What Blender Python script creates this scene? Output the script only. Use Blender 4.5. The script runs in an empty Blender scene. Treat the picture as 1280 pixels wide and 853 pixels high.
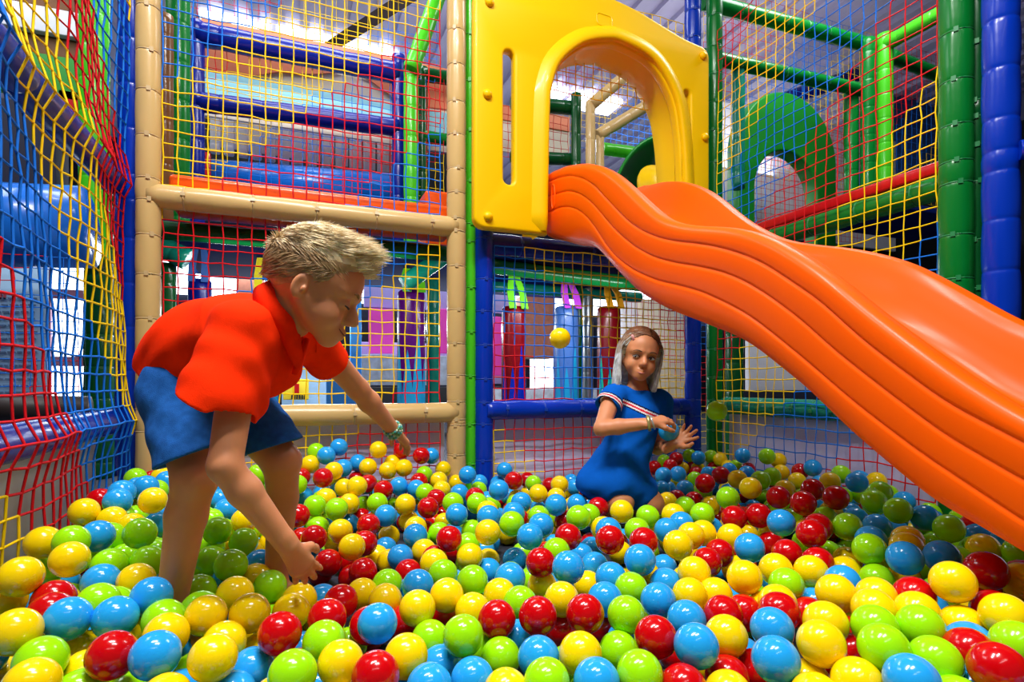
import bpy, math, random
import numpy as np
from mathutils import Vector, Matrix, Quaternion
rnd = random.Random(7)
SC = bpy.context.scene
COL = SC.collection
PI = math.pi
# ---------------------------------------------------------------- camera
FPX, CX, HY = 702.0, 640.0, 480.0          # focal length, principal column, horizon row on the 1280x853 frame
TH = math.radians(21.3)                    # the camera is turned 21.3 degrees right of the back wall's normal
CZ = 0.56                                  # eye height
sT, cT = math.sin(TH), math.cos(TH)
def ray(px, py):
    u = (px - CX) / FPX; v = (HY - py) / FPX
    return Vector((sT + cT * u, cT - sT * u, v))
def P(px, py, t):                          # point at depth t
    r = ray(px, py); return Vector((r.x * t, r.y * t, CZ + r.z * t))
def PY(px, py, Y):                         # point on the plane y = Y
    r = ray(px, py); return P(px, py, Y / r.y)
def PX(px, py, X):                         # point on the plane x = X
    r = ray(px, py); return P(px, py, X / r.x)
cam_d = bpy.data.cameras.new('camera'); cam = bpy.data.objects.new('camera', cam_d); COL.objects.link(cam)
cam.location = (0, 0, CZ); cam.rotation_euler = (PI / 2, 0, -TH)
cam_d.sensor_width = 36; cam_d.lens = FPX / 1280 * 36; cam_d.shift_y = (HY - 426.5) / 1280
cam_d.clip_start = .02; cam_d.clip_end = 100
SC.camera = cam
SC.view_settings.view_transform = 'Standard'; SC.view_settings.look = 'None'
SC.view_settings.gamma = 1; SC.view_settings.use_curve_mapping = False
SC.view_settings.exposure = 0.1
# ---------------------------------------------------------------- materials
def lin(c):
    return tuple(((x / 255) / 12.92 if x / 255 <= .04045 else ((x / 255 + .055) / 1.055) ** 2.4) for x in c)
MATS = {}
def mat(name, rgb, rough=.4, spec=.5, coat=0, crough=.05, sub=0, noise=0, nscale=30, bump=0, bscale=60, emit=0, metal=0, transm=0, sheen=0, lin_in=False):
    if name in MATS: return MATS[name]
    m = bpy.data.materials.new(name); m.use_nodes = True
    nt = m.node_tree; b = nt.nodes['Principled BSDF']
    c = rgb if lin_in else lin(rgb)
    b.inputs['Base Color'].default_value = (*c, 1)
    b.inputs['Roughness'].default_value = rough
    b.inputs['Specular IOR Level'].default_value = spec
    b.inputs['Coat Weight'].default_value = coat; b.inputs['Coat Roughness'].default_value = crough
    b.inputs['Metallic'].default_value = metal
    b.inputs['Transmission Weight'].default_value = transm
    b.inputs['Sheen Weight'].default_value = sheen
    if sub:
        b.inputs['Subsurface Weight'].default_value = sub
        b.inputs['Subsurface Radius'].default_value = (.012, .004, .002)
        b.inputs['Subsurface Scale'].default_value = 1
    if emit:
        b.inputs['Emission Color'].default_value = (*c, 1); b.inputs['Emission Strength'].default_value = emit
    if noise:
        tc = nt.nodes.new('ShaderNodeTexCoord'); n = nt.nodes.new('ShaderNodeTexNoise')
        n.inputs['Scale'].default_value = nscale; n.inputs['Detail'].default_value = 4
        r = nt.nodes.new('ShaderNodeValToRGB')
        r.color_ramp.elements[0].position = .3; r.color_ramp.elements[1].position = .7
        r.color_ramp.elements[0].color = (*[x * (1 - noise) for x in c], 1)
        r.color_ramp.elements[1].color = (*[min(1, x * (1 + noise)) for x in c], 1)
        nt.links.new(tc.outputs['Object'], n.inputs['Vector']); nt.links.new(n.outputs['Fac'], r.inputs['Fac'])
        nt.links.new(r.outputs['Color'], b.inputs['Base Color'])
    if bump:
        tc = nt.nodes.new('ShaderNodeTexCoord'); n = nt.nodes.new('ShaderNodeTexNoise')
        n.inputs['Scale'].default_value = bscale; n.inputs['Detail'].default_value = 3
        bp = nt.nodes.new('ShaderNodeBump'); bp.inputs['Strength'].default_value = bump; bp.inputs['Distance'].default_value = .003
        nt.links.new(tc.outputs['Object'], n.inputs['Vector']); nt.links.new(n.outputs['Fac'], bp.inputs['Height'])
        nt.links.new(bp.outputs['Normal'], b.inputs['Normal'])
    MATS[name] = m
    return m
# ---------------------------------------------------------------- objects
LABELS = {}
def tag(o, label=None, cat=None, group=None, kind=None):
    if label:
        o['label'] = label
        LABELS.setdefault(label, []).append(o.name)
    if cat: o['category'] = cat
    if group: o['group'] = group
    if kind: o['kind'] = kind
    return o
def empty(name, loc, label=None, cat=None, group=None, rz=0):
    o = bpy.data.objects.new(name, None); COL.objects.link(o)
    o.location = loc; o.rotation_euler = (0, 0, rz); o.empty_display_size = .05
    return tag(o, label, cat, group)
class MB:
    """collects shapes for ONE mesh (world coordinates)"""
    def __init__(s): s.v = []; s.f = []; s.m = []; s.s = []
    def add(s, vs, fs, mi=0, smooth=True):
        o = len(s.v); s.v.extend([tuple(x) for x in vs])
        for f in fs: s.f.append(tuple(i + o for i in f)); s.m.append(mi); s.s.append(smooth)
        return s
    def box(s, lo, hi, mi=0, bev=0):
        lo = Vector(lo); hi = Vector(hi)
        if bev <= 0:
            vs = [(x, y, z) for x in (lo.x, hi.x) for y in (lo.y, hi.y) for z in (lo.z, hi.z)]
            return s.add(vs, [(0, 1, 3, 2), (4, 6, 7, 5), (0, 4, 5, 1), (2, 3, 7, 6), (0, 2, 6, 4), (1, 5, 7, 3)], mi, False)
        # rounded box: superellipsoid-like lattice
        b = min(bev, (hi.x - lo.x) / 2.01, (hi.y - lo.y) / 2.01, (hi.z - lo.z) / 2.01)
        c = (lo + hi) / 2; h = (hi - lo) / 2 - Vector((b, b, b)); n = 4
        vs = []; idx = {}; fs = []
        def vert(p):
            k = tuple(round(x, 6) for x in p)
            if k not in idx: idx[k] = len(vs); vs.append(p)
            return idx[k]
        ang = [math.tan((i / n - .5) * PI / 2) for i in range(n + 1)]
        for ax in range(3):
            for sg in (-1, 1):
                g = [[None] * (2 * n + 2) for _ in range(2 * n + 2)]
                coords = [(-1, a) for a in ang[:n // 2 + 1]] + [(1, a) for a in ang[n // 2:]]
                coords = [(-1, a) for a in ang if a <= 1e-9] + [(1, a) for a in ang if a >= -1e-9]
                L = len(coords)
                gg = []
                for (su, a) in coords:
                    row = []
                    for (sv, bb) in coords:
                        d = Vector((0, 0, 0)); d[ax] = sg; d[(ax + 1) % 3] = a; d[(ax + 2) % 3] = bb
                        d.normalize()
                        base = Vector((0, 0, 0)); base[ax] = sg * h[ax]; base[(ax + 1) % 3] = su * h[(ax + 1) % 3]; base[(ax + 2) % 3] = sv * h[(ax + 2) % 3]
                        row.append(vert(tuple(c + base + d * b)))
                    gg.append(row)
                for i in range(L - 1):
                    for j in range(L - 1):
                        q = (gg[i][j], gg[i + 1][j], gg[i + 1][j + 1], gg[i][j + 1])
                        if len(set(q)) < 3: continue
                        fs.append(q if sg > 0 else q[::-1])
        return s.add(vs, fs, mi, True)
    def tube(s, path, r, seg=8, mi=0, caps=True, smooth=True, closed=False):
        path = [Vector(p) for p in path]; n = len(path)
        rs = r if hasattr(r, '__len__') else [r] * n
        vs = []; fs = []; up = None
        for i, p in enumerate(path):
            if closed: d = path[(i + 1) % n] - path[i - 1]
            else: d = path[min(i + 1, n - 1)] - path[max(i - 1, 0)]
            if d.length < 1e-9: d = Vector((0, 0, 1))
            d.normalize()
            if up is None:
                a = Vector((0, 0, 1)) if abs(d.z) < .9 else Vector((1, 0, 0))
                up = (a - d * a.dot(d)).normalized()
            else:
                up = up - d * up.dot(d)
                if up.length < 1e-6: up = d.orthogonal()
                up.normalize()
            w = d.cross(up)
            for k in range(seg):
                a = 2 * PI * k / seg
                vs.append(p + (up * math.cos(a) + w * math.sin(a)) * rs[i])
        m = n if closed else n - 1
        for i in range(m):
            j = (i + 1) % n
            for k in range(seg):
                k2 = (k + 1) % seg
                fs.append((i * seg + k, i * seg + k2, j * seg + k2, j * seg + k))
        if caps and not closed:
            fs.append(tuple(range(seg))[::-1]); fs.append(tuple((n - 1) * seg + k for k in range(seg)))
        return s.add(vs, fs, mi, smooth)
    def lathe(s, base, axis, prof, seg=20, mi=0):
        """prof: (distance along axis, radius)"""
        base = Vector(base); axis = Vector(axis).normalized()
        return s.tube([base + axis * a for a, _ in prof], [r for _, r in prof], seg, mi)
    def grid(s, rows, mi=0, closed_u=False, closed_v=False, smooth=True, flip=False):
        n = len(rows); m = len(rows[0]); vs = [p for r in rows for p in r]; fs = []
        for i in range(n if closed_u else n - 1):
            for j in range(m if closed_v else m - 1):
                q = (i * m + j, i * m + (j + 1) % m, ((i + 1) % n) * m + (j + 1) % m, ((i + 1) % n) * m + j)
                fs.append(q[::-1] if flip else q)
        return s.add(vs, fs, mi, smooth)
    def ball(s, c, r, seg=16, rings=10, mi=0, sc=(1, 1, 1), rot=None):
        vs = []; fs = []
        c = Vector(c)
        for i in range(rings + 1):
            th = PI * i / rings
            for k in range(seg):
                a = 2 * PI * k / seg
                q = Vector((math.sin(th) * math.cos(a) * sc[0], math.sin(th) * math.sin(a) * sc[1], math.cos(th) * sc[2])) * r
                if rot: q = rot @ q
                vs.append(c + q)
        for i in range(rings):
            for k in range(seg):
                k2 = (k + 1) % seg
                fs.append((i * seg + k, (i + 1) * seg + k, (i + 1) * seg + k2, i * seg + k2))
        return s.add(vs, fs, mi, True)
    def prism(s, pts, off, mi=0, smooth=False):
        """closed outline pts extruded by vector off"""
        n = len(pts); off = Vector(off); pts = [Vector(p) for p in pts]
        vs = pts + [p + off for p in pts]
        fs = [tuple(range(n))[::-1], tuple(range(n, 2 * n))]
        for i in range(n): fs.append((i, (i + 1) % n, n + (i + 1) % n, n + i))
        return s.add(vs, fs, mi, smooth)
    def build(s, name, mats, parent=None, fix=False):
        me = bpy.data.meshes.new(name); me.from_pydata(s.v, [], s.f)
        if not isinstance(mats, (list, tuple)): mats = [mats]
        for m in mats: me.materials.append(m)
        me.polygons.foreach_set('material_index', s.m); me.polygons.foreach_set('use_smooth', s.s)
        if fix:
            import bmesh
            bm = bmesh.new(); bm.from_mesh(me); bmesh.ops.remove_doubles(bm, verts=bm.verts, dist=1e-5)
            bmesh.ops.recalc_face_normals(bm, faces=bm.faces); bm.to_mesh(me); bm.free()
        me.update()
        o = bpy.data.objects.new(name, me); COL.objects.link(o)
        return settle(o, parent)
def settle(o, parent=None):
    """put the origin of a world-coordinate mesh at its base (top level) or at its parent's frame"""
    me = o.data
    n = len(me.vertices)
    if n == 0: return o
    co = np.empty(n * 3, np.float32); me.vertices.foreach_get('co', co); co = co.reshape(-1, 3)
    org = np.array([(co[:, 0].min() + co[:, 0].max()) / 2, (co[:, 1].min() + co[:, 1].max()) / 2, co[:, 2].min()], np.float32)
    me.vertices.foreach_set('co', (co - org).ravel()); me.update()
    o.location = Vector(org.tolist())
    if parent is not None:
        o.parent = parent
        o.location = Vector(org.tolist()) - world_loc(parent)
    return o
def world_loc(o):
    l = Vector(o.location)
    while o.parent is not None: o = o.parent; l = l + Vector(o.location)
    return l
def copy_tree(o, parent=None):
    c = o.copy(); COL.objects.link(c)
    if parent is not None: c.parent = parent
    for ch in list(o.children): copy_tree(ch, c)
    return c
def lerp(a, b, t): return a + (b - a) * t
def smoothstep(a, b, x):
    t = max(0, min(1, (x - a) / (b - a))); return t * t * (3 - 2 * t)
def catmull(pts, n=8):
    """Catmull-Rom through pts (tuples of any length)"""
    pts = [np.array(p, float) for p in pts]; out = []
    q = [2 * pts[0] - pts[1]] + pts + [2 * pts[-1] - pts[-2]]
    for i in range(1, len(q) - 2):
        for k in range(n):
            t = k / n; a, b, c, d = q[i - 1:i + 3]
            out.append(.5 * ((2 * b) + (-a + c) * t + (2 * a - 5 * b + 4 * c - d) * t * t + (-a + 3 * b - 3 * c + d) * t ** 3))
    out.append(pts[-1]); return out
# ================================================================ materials of the place
VIN = dict(rough=.26, spec=.32, coat=.08)
M_TAN = mat('tan_vinyl', (205, 172, 112), bump=.12, bscale=40, **VIN)
M_BLUE = mat('blue_vinyl', (0, 50, 176), bump=.12, bscale=40, **VIN)
M_DBLUE = mat('dark_blue_vinyl', (6, 26, 128), bump=.12, bscale=40, **VIN)
M_GREEN = mat('green_vinyl', (4, 116, 40), bump=.12, bscale=40, **VIN)
M_DGREEN = mat('deep_green_vinyl', (4, 78, 32), bump=.12, bscale=40, **VIN)
M_LIME = mat('lime_vinyl', (70, 190, 30), bump=.12, bscale=40, **VIN)
M_TEAL = mat('teal_vinyl', (16, 128, 104), bump=.12, bscale=40, **VIN)
M_BROWN = mat('brown_vinyl', (120, 80, 42), bump=.12, bscale=40, **VIN)
M_RED = mat('red_vinyl', (190, 16, 22), **VIN)
M_ORANGE = mat('orange_vinyl', (240, 88, 14), **VIN)
M_TIE = mat('tan_cable_tie', (196, 168, 120), rough=.4)
M_TIEB = mat('blue_cable_tie', (10, 60, 170), rough=.4)
M_TIEG = mat('green_cable_tie', (30, 130, 70), rough=.4)
M_TIEL = mat('lime_cable_tie', (70, 180, 40), rough=.4)
C_Y = mat('yellow_cord', (255, 212, 0), rough=.7, spec=.2)
C_B = mat('blue_cord', (14, 116, 224), rough=.7, spec=.2)
C_R = mat('red_cord', (212, 8, 24), rough=.7, spec=.2)
CORDS = [C_B, C_Y, C_R]
M_WHITE = mat('white_board', (226, 226, 236), rough=.5, noise=.04, nscale=6)
M_LILAC = mat('pale_lilac_board', (216, 214, 255), rough=.5, noise=.06, nscale=5)
M_GREYW = mat('grey_white_board', (205, 206, 200), rough=.6, noise=.06, nscale=5)
M_FLOOR = mat('rubber_floor', (42, 46, 60), rough=.8, noise=.2, nscale=20)
# ================================================================ padded posts and bars
def padded(name, label, cat, a, b, r, m, rings=None, pitch=.165, tie=None, face=None, group=None, seg=20, dent=True, kind=None):
    """vinyl padded tube from a to b, tied every pitch metres (rings: distances along the axis)"""
    a = Vector(a); b = Vector(b); d = b - a; L = d.length; d.normalize()
    if rings is None:
        n = max(1, int(L / pitch)); rings = [(k + .5) * L / n for k in range(n)]
    rings = sorted(x for x in rings if .004 < x < L - .004)
    st = {0.0: 1, L: 1}
    for x in rings:
        for dx, q in ((-.014, 1.0), (-.004, .985), (0, .955), (.004, .985), (.014, 1.0)):
            if 0 < x + dx < L: st[round(x + dx, 5)] = q
    ks = [0.0] + rings + [L]
    for i in range(len(ks) - 1):
        w = ks[i + 1] - ks[i]
        if w > .05:
            for q in (.3, .5, .7): st[round(ks[i] + w * q, 5)] = 1.02
    zs = sorted(st)
    up = Vector((0, 0, 1)) if abs(d.z) < .9 else Vector((1, 0, 0))
    up = (up - d * up.dot(d)).normalized(); w = d.cross(up)
    rows = []
    R = random.Random(hash(label or name) % 1000 if False else len(name) + int(L * 1000))
    ph = R.random() * 6
    for z in zs:
        row = []
        for k in range(seg):
            an = 2 * PI * k / seg
            rr = r * st[z] * (1 + .012 * math.sin(3 * an + ph + z * 23) + .008 * math.sin(5 * an - z * 41))
            row.append(a + d * z + (up * math.cos(an) + w * math.sin(an)) * rr)
        rows.append(row)
    mb = MB(); mb.grid(rows, closed_v=True, flip=True)
    n = len(rows)
    mb.f.append(tuple(range(seg))); mb.m.append(0); mb.s.append(False)
    mb.f.append(tuple((n - 1) * seg + k for k in range(seg))[::-1]); mb.m.append(0); mb.s.append(False)
    o = mb.build(name, m)
    tag(o, label, cat, group, kind)
    if tie is not None:
        f = face if face is not None else Vector((0, 0, CZ)) - (a + b) / 2
        f = Vector(f); f = (f - d * f.dot(d)).normalized()
        side = d.cross(f)
        for x in rings:
            c = a + d * x; t = MB()
            t.tube([c + (f * math.cos(2 * PI * k / 24) + side * math.sin(2 * PI * k / 24)) * (r * .945) for k in range(24)], .0035, 5, closed=True)
            ff = (f + side * R.uniform(-.25, .25)).normalized(); s2 = d.cross(ff); q = c + ff * r * .95
            e = .0085
            vs = [q + d * (i * e) + s2 * (j * e * .8) + ff * (k * .006) for i in (-1, 1) for j in (-1, 1) for k in (-1, 1)]
            t.add(vs, [(0, 1, 3, 2), (4, 6, 7, 5), (0, 4, 5, 1), (2, 3, 7, 6), (0, 2, 6, 4), (1, 5, 7, 3)], 0, False)
            t.tube([q + s2 * e, q + s2 * (e + .016) - ff * .004], [.0028, .0016], 5)
            t.build('cable_tie', tie, o)
    return o
def post(label, x, y, r, m, z0=0.0, z1=3.1, pys=None, tie=None, group=None, name='padded_post', pitch=.165):
    rings = None
    if pys is not None:
        t = x * sT + y * cT
        zs = [CZ + (HY - py) / FPX * t for py in pys]
        lo, hi = min(zs), max(zs); rings = [z - z0 for z in zs]
        z = hi + pitch
        while z < z1: rings.append(z - z0); z += pitch
        z = lo - pitch
        while z > z0: rings.append(z - z0); z -= pitch
    return padded(name, label, 'post', (x, y, z0), (x, y, z1), r, m, rings, pitch, tie, Vector((-x, -y, 0)), group)
BW = 2.50          # back wall plane
XL, XR = -.58, 2.17
xt1 = PY(185.5, 480, BW).x; xt2 = PY(570.5, 480, BW).x
xb1 = PY(606, 480, BW).x; xb2 = PY(866, 480, BW - .02).x
post('tall tan padded post at the left end of the back net, behind the boy', xt1, BW, .042, M_TAN,
     pys=[12, 67, 116, 172, 225, 252, 295, 344, 399, 455, 511, 539, 591], tie=M_TIE)
post('tall tan padded post in the middle of the back wall, beside the thin green one', xt2, BW, .0435, M_TAN,
     pys=[2, 41, 84, 130, 171, 213, 243, 275, 291, 334, 388, 430, 469, 502, 524, 531, 568], tie=M_TIE)
post('blue padded corner post where the left net meets the back wall', PY(166, 480, 2.58).x, 2.58, .05, M_BLUE,
     pys=[2, 54, 110, 165, 222, 253, 301, 356, 410, 464, 511, 540, 595], tie=None)
post('thin bright green post squeezed between the tan and the blue post', PY(588, 480, 2.53).x, 2.53, .027, M_LIME,
     pys=[45, 103, 165, 228, 281, 303, 360, 415, 470, 530, 580], tie=M_TIEL)
post('blue padded post under the yellow panel, right of the thin green one', xb1, BW + .01, .042, M_BLUE, z1=3.1,
     pys=[299, 350, 390, 432, 474, 503, 530, 575], tie=M_TIEB)
post('blue padded post at the back right corner behind the girl', xb2, BW - .02, .043, M_BLUE,
     pys=[16, 50, 430, 465, 500, 520, 560], tie=M_TIEB)
post('green padded post at the back right corner beside the blue one', PY(893, 480, 2.47).x, 2.47, .042, M_GREEN,
     pys=[0, 22, 60, 95, 130, 165, 205, 437, 472, 500, 537, 570], tie=M_TIEG)
XG = XR - .03; YG = PX(1195, 480, XG).y
post('thick green padded post nearest on the right, rising behind the slide', XG, YG, .05, M_GREEN,
     pys=[45, 105, 160, 205, 232, 296, 350], tie=M_TIEG)
post('thin deep green post squeezed between the thick green and blue posts', PX(1221, 480, XR + .03).x, PX(1221, 480, XR + .03).y, .04, M_DGREEN,
     pys=[58, 130, 150, 185, 230, 302], tie=M_TIEG)
YB = PX(1251, 480, XR - .05).y
post('blue padded post at the far right edge with a short stub', XR - .05, YB, .0485, M_BLUE,
     pys=[30, 90, 152, 192, 217, 277, 340], tie=None)
bp = Vector((XR - .05, YB, 0))
zs = CZ + (HY - 197) / FPX * (bp.x * sT + bp.y * cT)
padded('padded_bar', 'short blue padded bar leaving the far right blue post', 'bar', (bp.x - .01, bp.y - .055, zs), (bp.x + .35, bp.y - .5, zs), .03, M_BLUE, pitch=.1, tie=None)
# ---- horizontal bars
def bar(label, x0, y0, x1, y1, py0, py1, px0, px1, r, m, tie=None, name='padded_bar', rings=None, pitch=.16):
    """bar from (x0,y0) to (x1,y1); its height is read at picture column px0 on row py0 (and px1, py1)"""
    def z(x, y, py): return CZ + (HY - py) / FPX * (x * sT + y * cT)
    z0, z1 = z(x0, y0, py0), z(x1, y1, py1); zz = (z0 + z1) / 2
    return padded(name, label, 'bar', (x0, y0, zz), (x1, y1, zz), r, m, rings, pitch, tie, Vector((-.2, -1, .25)) if abs(y0 - y1) < .2 else Vector((0, 0, CZ)) - Vector(((x0 + x1) / 2, (y0 + y1) / 2, zz)))
zU = bar('tan padded bar running high along the back net behind the boy', xt1, BW, xt2, BW, 245, 284, 0, 0, .045, M_TAN, M_TIE, pitch=.24).location.z + .045
zL = bar('tan padded bar low along the back net under the boy\'s far arm', xt1, BW, xt2, BW, 523, 516, 0, 0, .045, M_TAN, M_TIE, pitch=.27).location.z + .045
bar('blue padded bar along the back wall behind the girl\'s waist', xb1, BW, xb2, BW, 512.5, 509, 0, 0, .045, M_BLUE, M_TIEB, pitch=.17)
bar('dark blue padded bar directly under the yellow arch panel', xb1, BW + .06, xb2, BW + .06, 302, 330, 0, 0, .05, M_DBLUE, M_TIEB, pitch=.3)
gx = XR + .0
bar('green padded bar high on the right wall under the red strip', gx, 2.40, gx, YG + .04, 318, 228, 0, 0, .045, M_GREEN, M_TIEG, pitch=.19)
bar('teal padded bar low on the right wall behind the slide', gx, 2.40, gx, YG - .2, 511, 519, 0, 0, .045, M_TEAL, M_TIEG, pitch=.1)
lx = XL - .05
zlu = CZ + (HY - 227) / FPX * (lx * sT + 2.5 * cT)
padded('padded_bar', 'dark blue padded bar sloping up through the upper left net', 'bar', (lx, .3, zlu + .01), (lx, 2.5, zlu), .047, M_BLUE, pitch=.22)
zll = CZ + (HY - 527) / FPX * (lx * sT + 2.5 * cT)
padded('padded_bar', 'blue padded bar low along the left net', 'bar', (lx, .3, zll), (lx, 2.5, zll), .047, M_BLUE, pitch=.42)
# red strip over the green bar on the right wall
rs = MB(); zr = CZ + (HY - 210) / FPX * (gx * sT + YG * cT)
z_gb = [o for o in COL.objects if o.get('label', '').startswith('green padded bar high')][0].location.z + .09
rs.box((gx - .02, YG + .03, z_gb + .002), (gx + .03, 2.40, z_gb + .05), bev=.012)
tag(rs.build('padded_strip', M_RED), 'red padded strip lying along the green bar of the right wall', 'strip')
# orange deck pads seen above the tan bar
od = MB(); od.box((xt1 + .05, BW + .08, zU + .0), (xt2 + .02, BW + .30, zU + .125), bev=.02)
tag(od.build('deck_pad', M_ORANGE), 'long orange deck edge pad just above the upper tan bar', 'pad')
od = MB(); od.box((PY(532, 0, 2.95).x, 2.95, zU + .02), (PY(575, 0, 2.95).x, 3.2, PY(540, 237, 2.95).z), bev=.02)
tag(od.build('deck_pad', M_ORANGE), 'upright orange pad beside the green post behind the net', 'pad')
# ================================================================ nets
def net(label, f, nu, nv, ci0, cj0, sgn, r=.0027, group=None, skip=None, wob=.0035, period=12.5, seed=1, seq=(0, 1, 2), name='climbing_net'):
    """square-mesh net: f(i, j) gives the knot of column i and row j (rows go down);
    each cord takes its colour from diagonal bands of the weave"""
    R = random.Random(seed); mb = MB(); kn = {}
    for i in range(nu + 1):
        for j in range(nv + 1):
            p = f(i, j)
            kn[i, j] = None if p is None else Vector(p) + Vector((R.uniform(-1, 1), R.uniform(-1, 1), R.uniform(-1, 1))) * wob
    def colour(i, j): return seq[int(math.floor((sgn * (i + ci0) + j + cj0) / period)) % 3]
    for i in range(nu + 1):
        for j in range(nv + 1):
            a = kn[i, j]
            if a is None: continue
            for (i2, j2) in ((i + 1, j), (i, j + 1)):
                b = kn.get((i2, j2))
                if b is None or (skip and skip(a, b)): continue
                mb.tube([a, b], r, 4, colour(i, j), caps=False)
    o = mb.build(name, CORDS)
    return tag(o, label, 'net', group)
PIT = .052
# the back net behind the boy: above, between and below the tan bars
zt = CZ + 1.86
def back_f(x0, y, ztop):
    return lambda i, j: (x0 + i * PIT, y, ztop - j * PIT)
x0 = xt1 + .046
ncol = int((xt2 - .04 - x0) / PIT)
jU0 = int((zt - (zU + .03)) / PIT)
net('coloured climbing net above the upper tan bar', back_f(x0, BW, zt), ncol, jU0 + 1, 0, -3.6, 1, seed=3, period=10)
nmid = int((zU - zL - .05) / PIT)
net('coloured climbing net between the two tan bars behind the boy', lambda i, j: (x0 + i * PIT, BW + .01, zU - .03 - j * PIT), ncol, nmid + 1, 0, -.8, 1, seed=4, seq=(2, 0, 1), period=10)
nlow = int((zL - .04) / PIT)
net('coloured climbing net under the lower tan bar', lambda i, j: (x0 + i * PIT, BW - .005, zL - .03 - j * PIT), ncol, nlow, 0, 5.5, 1, seed=5, period=10)
xg0 = xb1 + .045; ncol2 = int((xb2 - .04 - xg0) / PIT)
zmid = CZ + (HY - 509) / FPX * (xb2 * sT + BW * cT)
ztop2 = CZ + (HY - 306) / FPX * (xb1 * sT + BW * cT)
net('coloured climbing net behind the girl, under the dark blue bar', lambda i, j: (xg0 + i * PIT, BW - .005, ztop2 - j * PIT), ncol2, int((ztop2 - zmid) / PIT), 0, 12.6, -1, seed=6, seq=(1, 0, 2), period=9.8)
net('coloured climbing net low behind the girl, under the blue bar', lambda i, j: (xg0 + i * PIT, BW - .005, zmid - .04 - j * PIT), ncol2, int((zmid - .04) / PIT), 0, 9.4, -1, seed=7, seq=(2, 1, 0), period=9.8)
net('small patch of yellow net above the yellow arch panel', lambda i, j: (xb1 + .3 + i * PIT, BW + .06, CZ + 2.0 - j * PIT), 17, 10, 0, 0, 0, seed=8, seq=(1, 1, 1))
# left wall net, draped over the two bars
def left_f(i, j):
    y = 2.47 - i * .055; z = 2.35 - j * .055
    x = XL + .0
    for zb in (zlu, zll): x += .028 * math.exp(-((z - zb) / .05) ** 2)
    x += .012 * math.sin(i * .5 + j * .2)
    if z < .1: x += (.1 - z) * .6
    return (x, y, z)
net('coloured climbing net covering the left wall of the pit', left_f, 30, 42, 0, -17, 1, r=.0033, seed=9, period=9.1, seq=(2, 1, 0))
# right wall net
def right_f(i, j):
    y = 2.40 - i * .055; z = 2.45 - j * .055
    x = XR - .055 + .006 * math.sin(i * .9 + j * .3)
    return (x, y, z)
net('coloured climbing net covering the right wall behind the slide', right_f, 20, 44, 0, -6, 1, seed=10, period=9.3, seq=(1, 0, 2))
# ================================================================ kick boards and shell
def trim(n, lo, hi, m):
    mb = MB(); mb.box(lo, hi, bev=.006); o = mb.build('trim_%d' % n, m); o['kind'] = 'structure'; return o
trim(1, (xt1 + .05, BW + .06, 0), (xt2 - .04, BW + .09, zL - .01), M_LILAC)
trim(2, (xb1 + .04, BW + .06, 0), (xb2 - .04, BW + .09, zmid - .01), M_LILAC)
trim(3, (XL - .13, .2, 0), (XL - .10, 2.5, zll - .02), M_GREYW)
trim(4, (gx + .04, .6, 0), (gx + .07, 2.42, CZ + (HY - 519) / FPX * (gx * sT + YG * cT) + .0), M_LILAC)
fl = MB(); fl.box((-6, -4, -.1), (9, 9.5, 0)); o = fl.build('floor', M_FLOOR); o['kind'] = 'structure'
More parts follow.
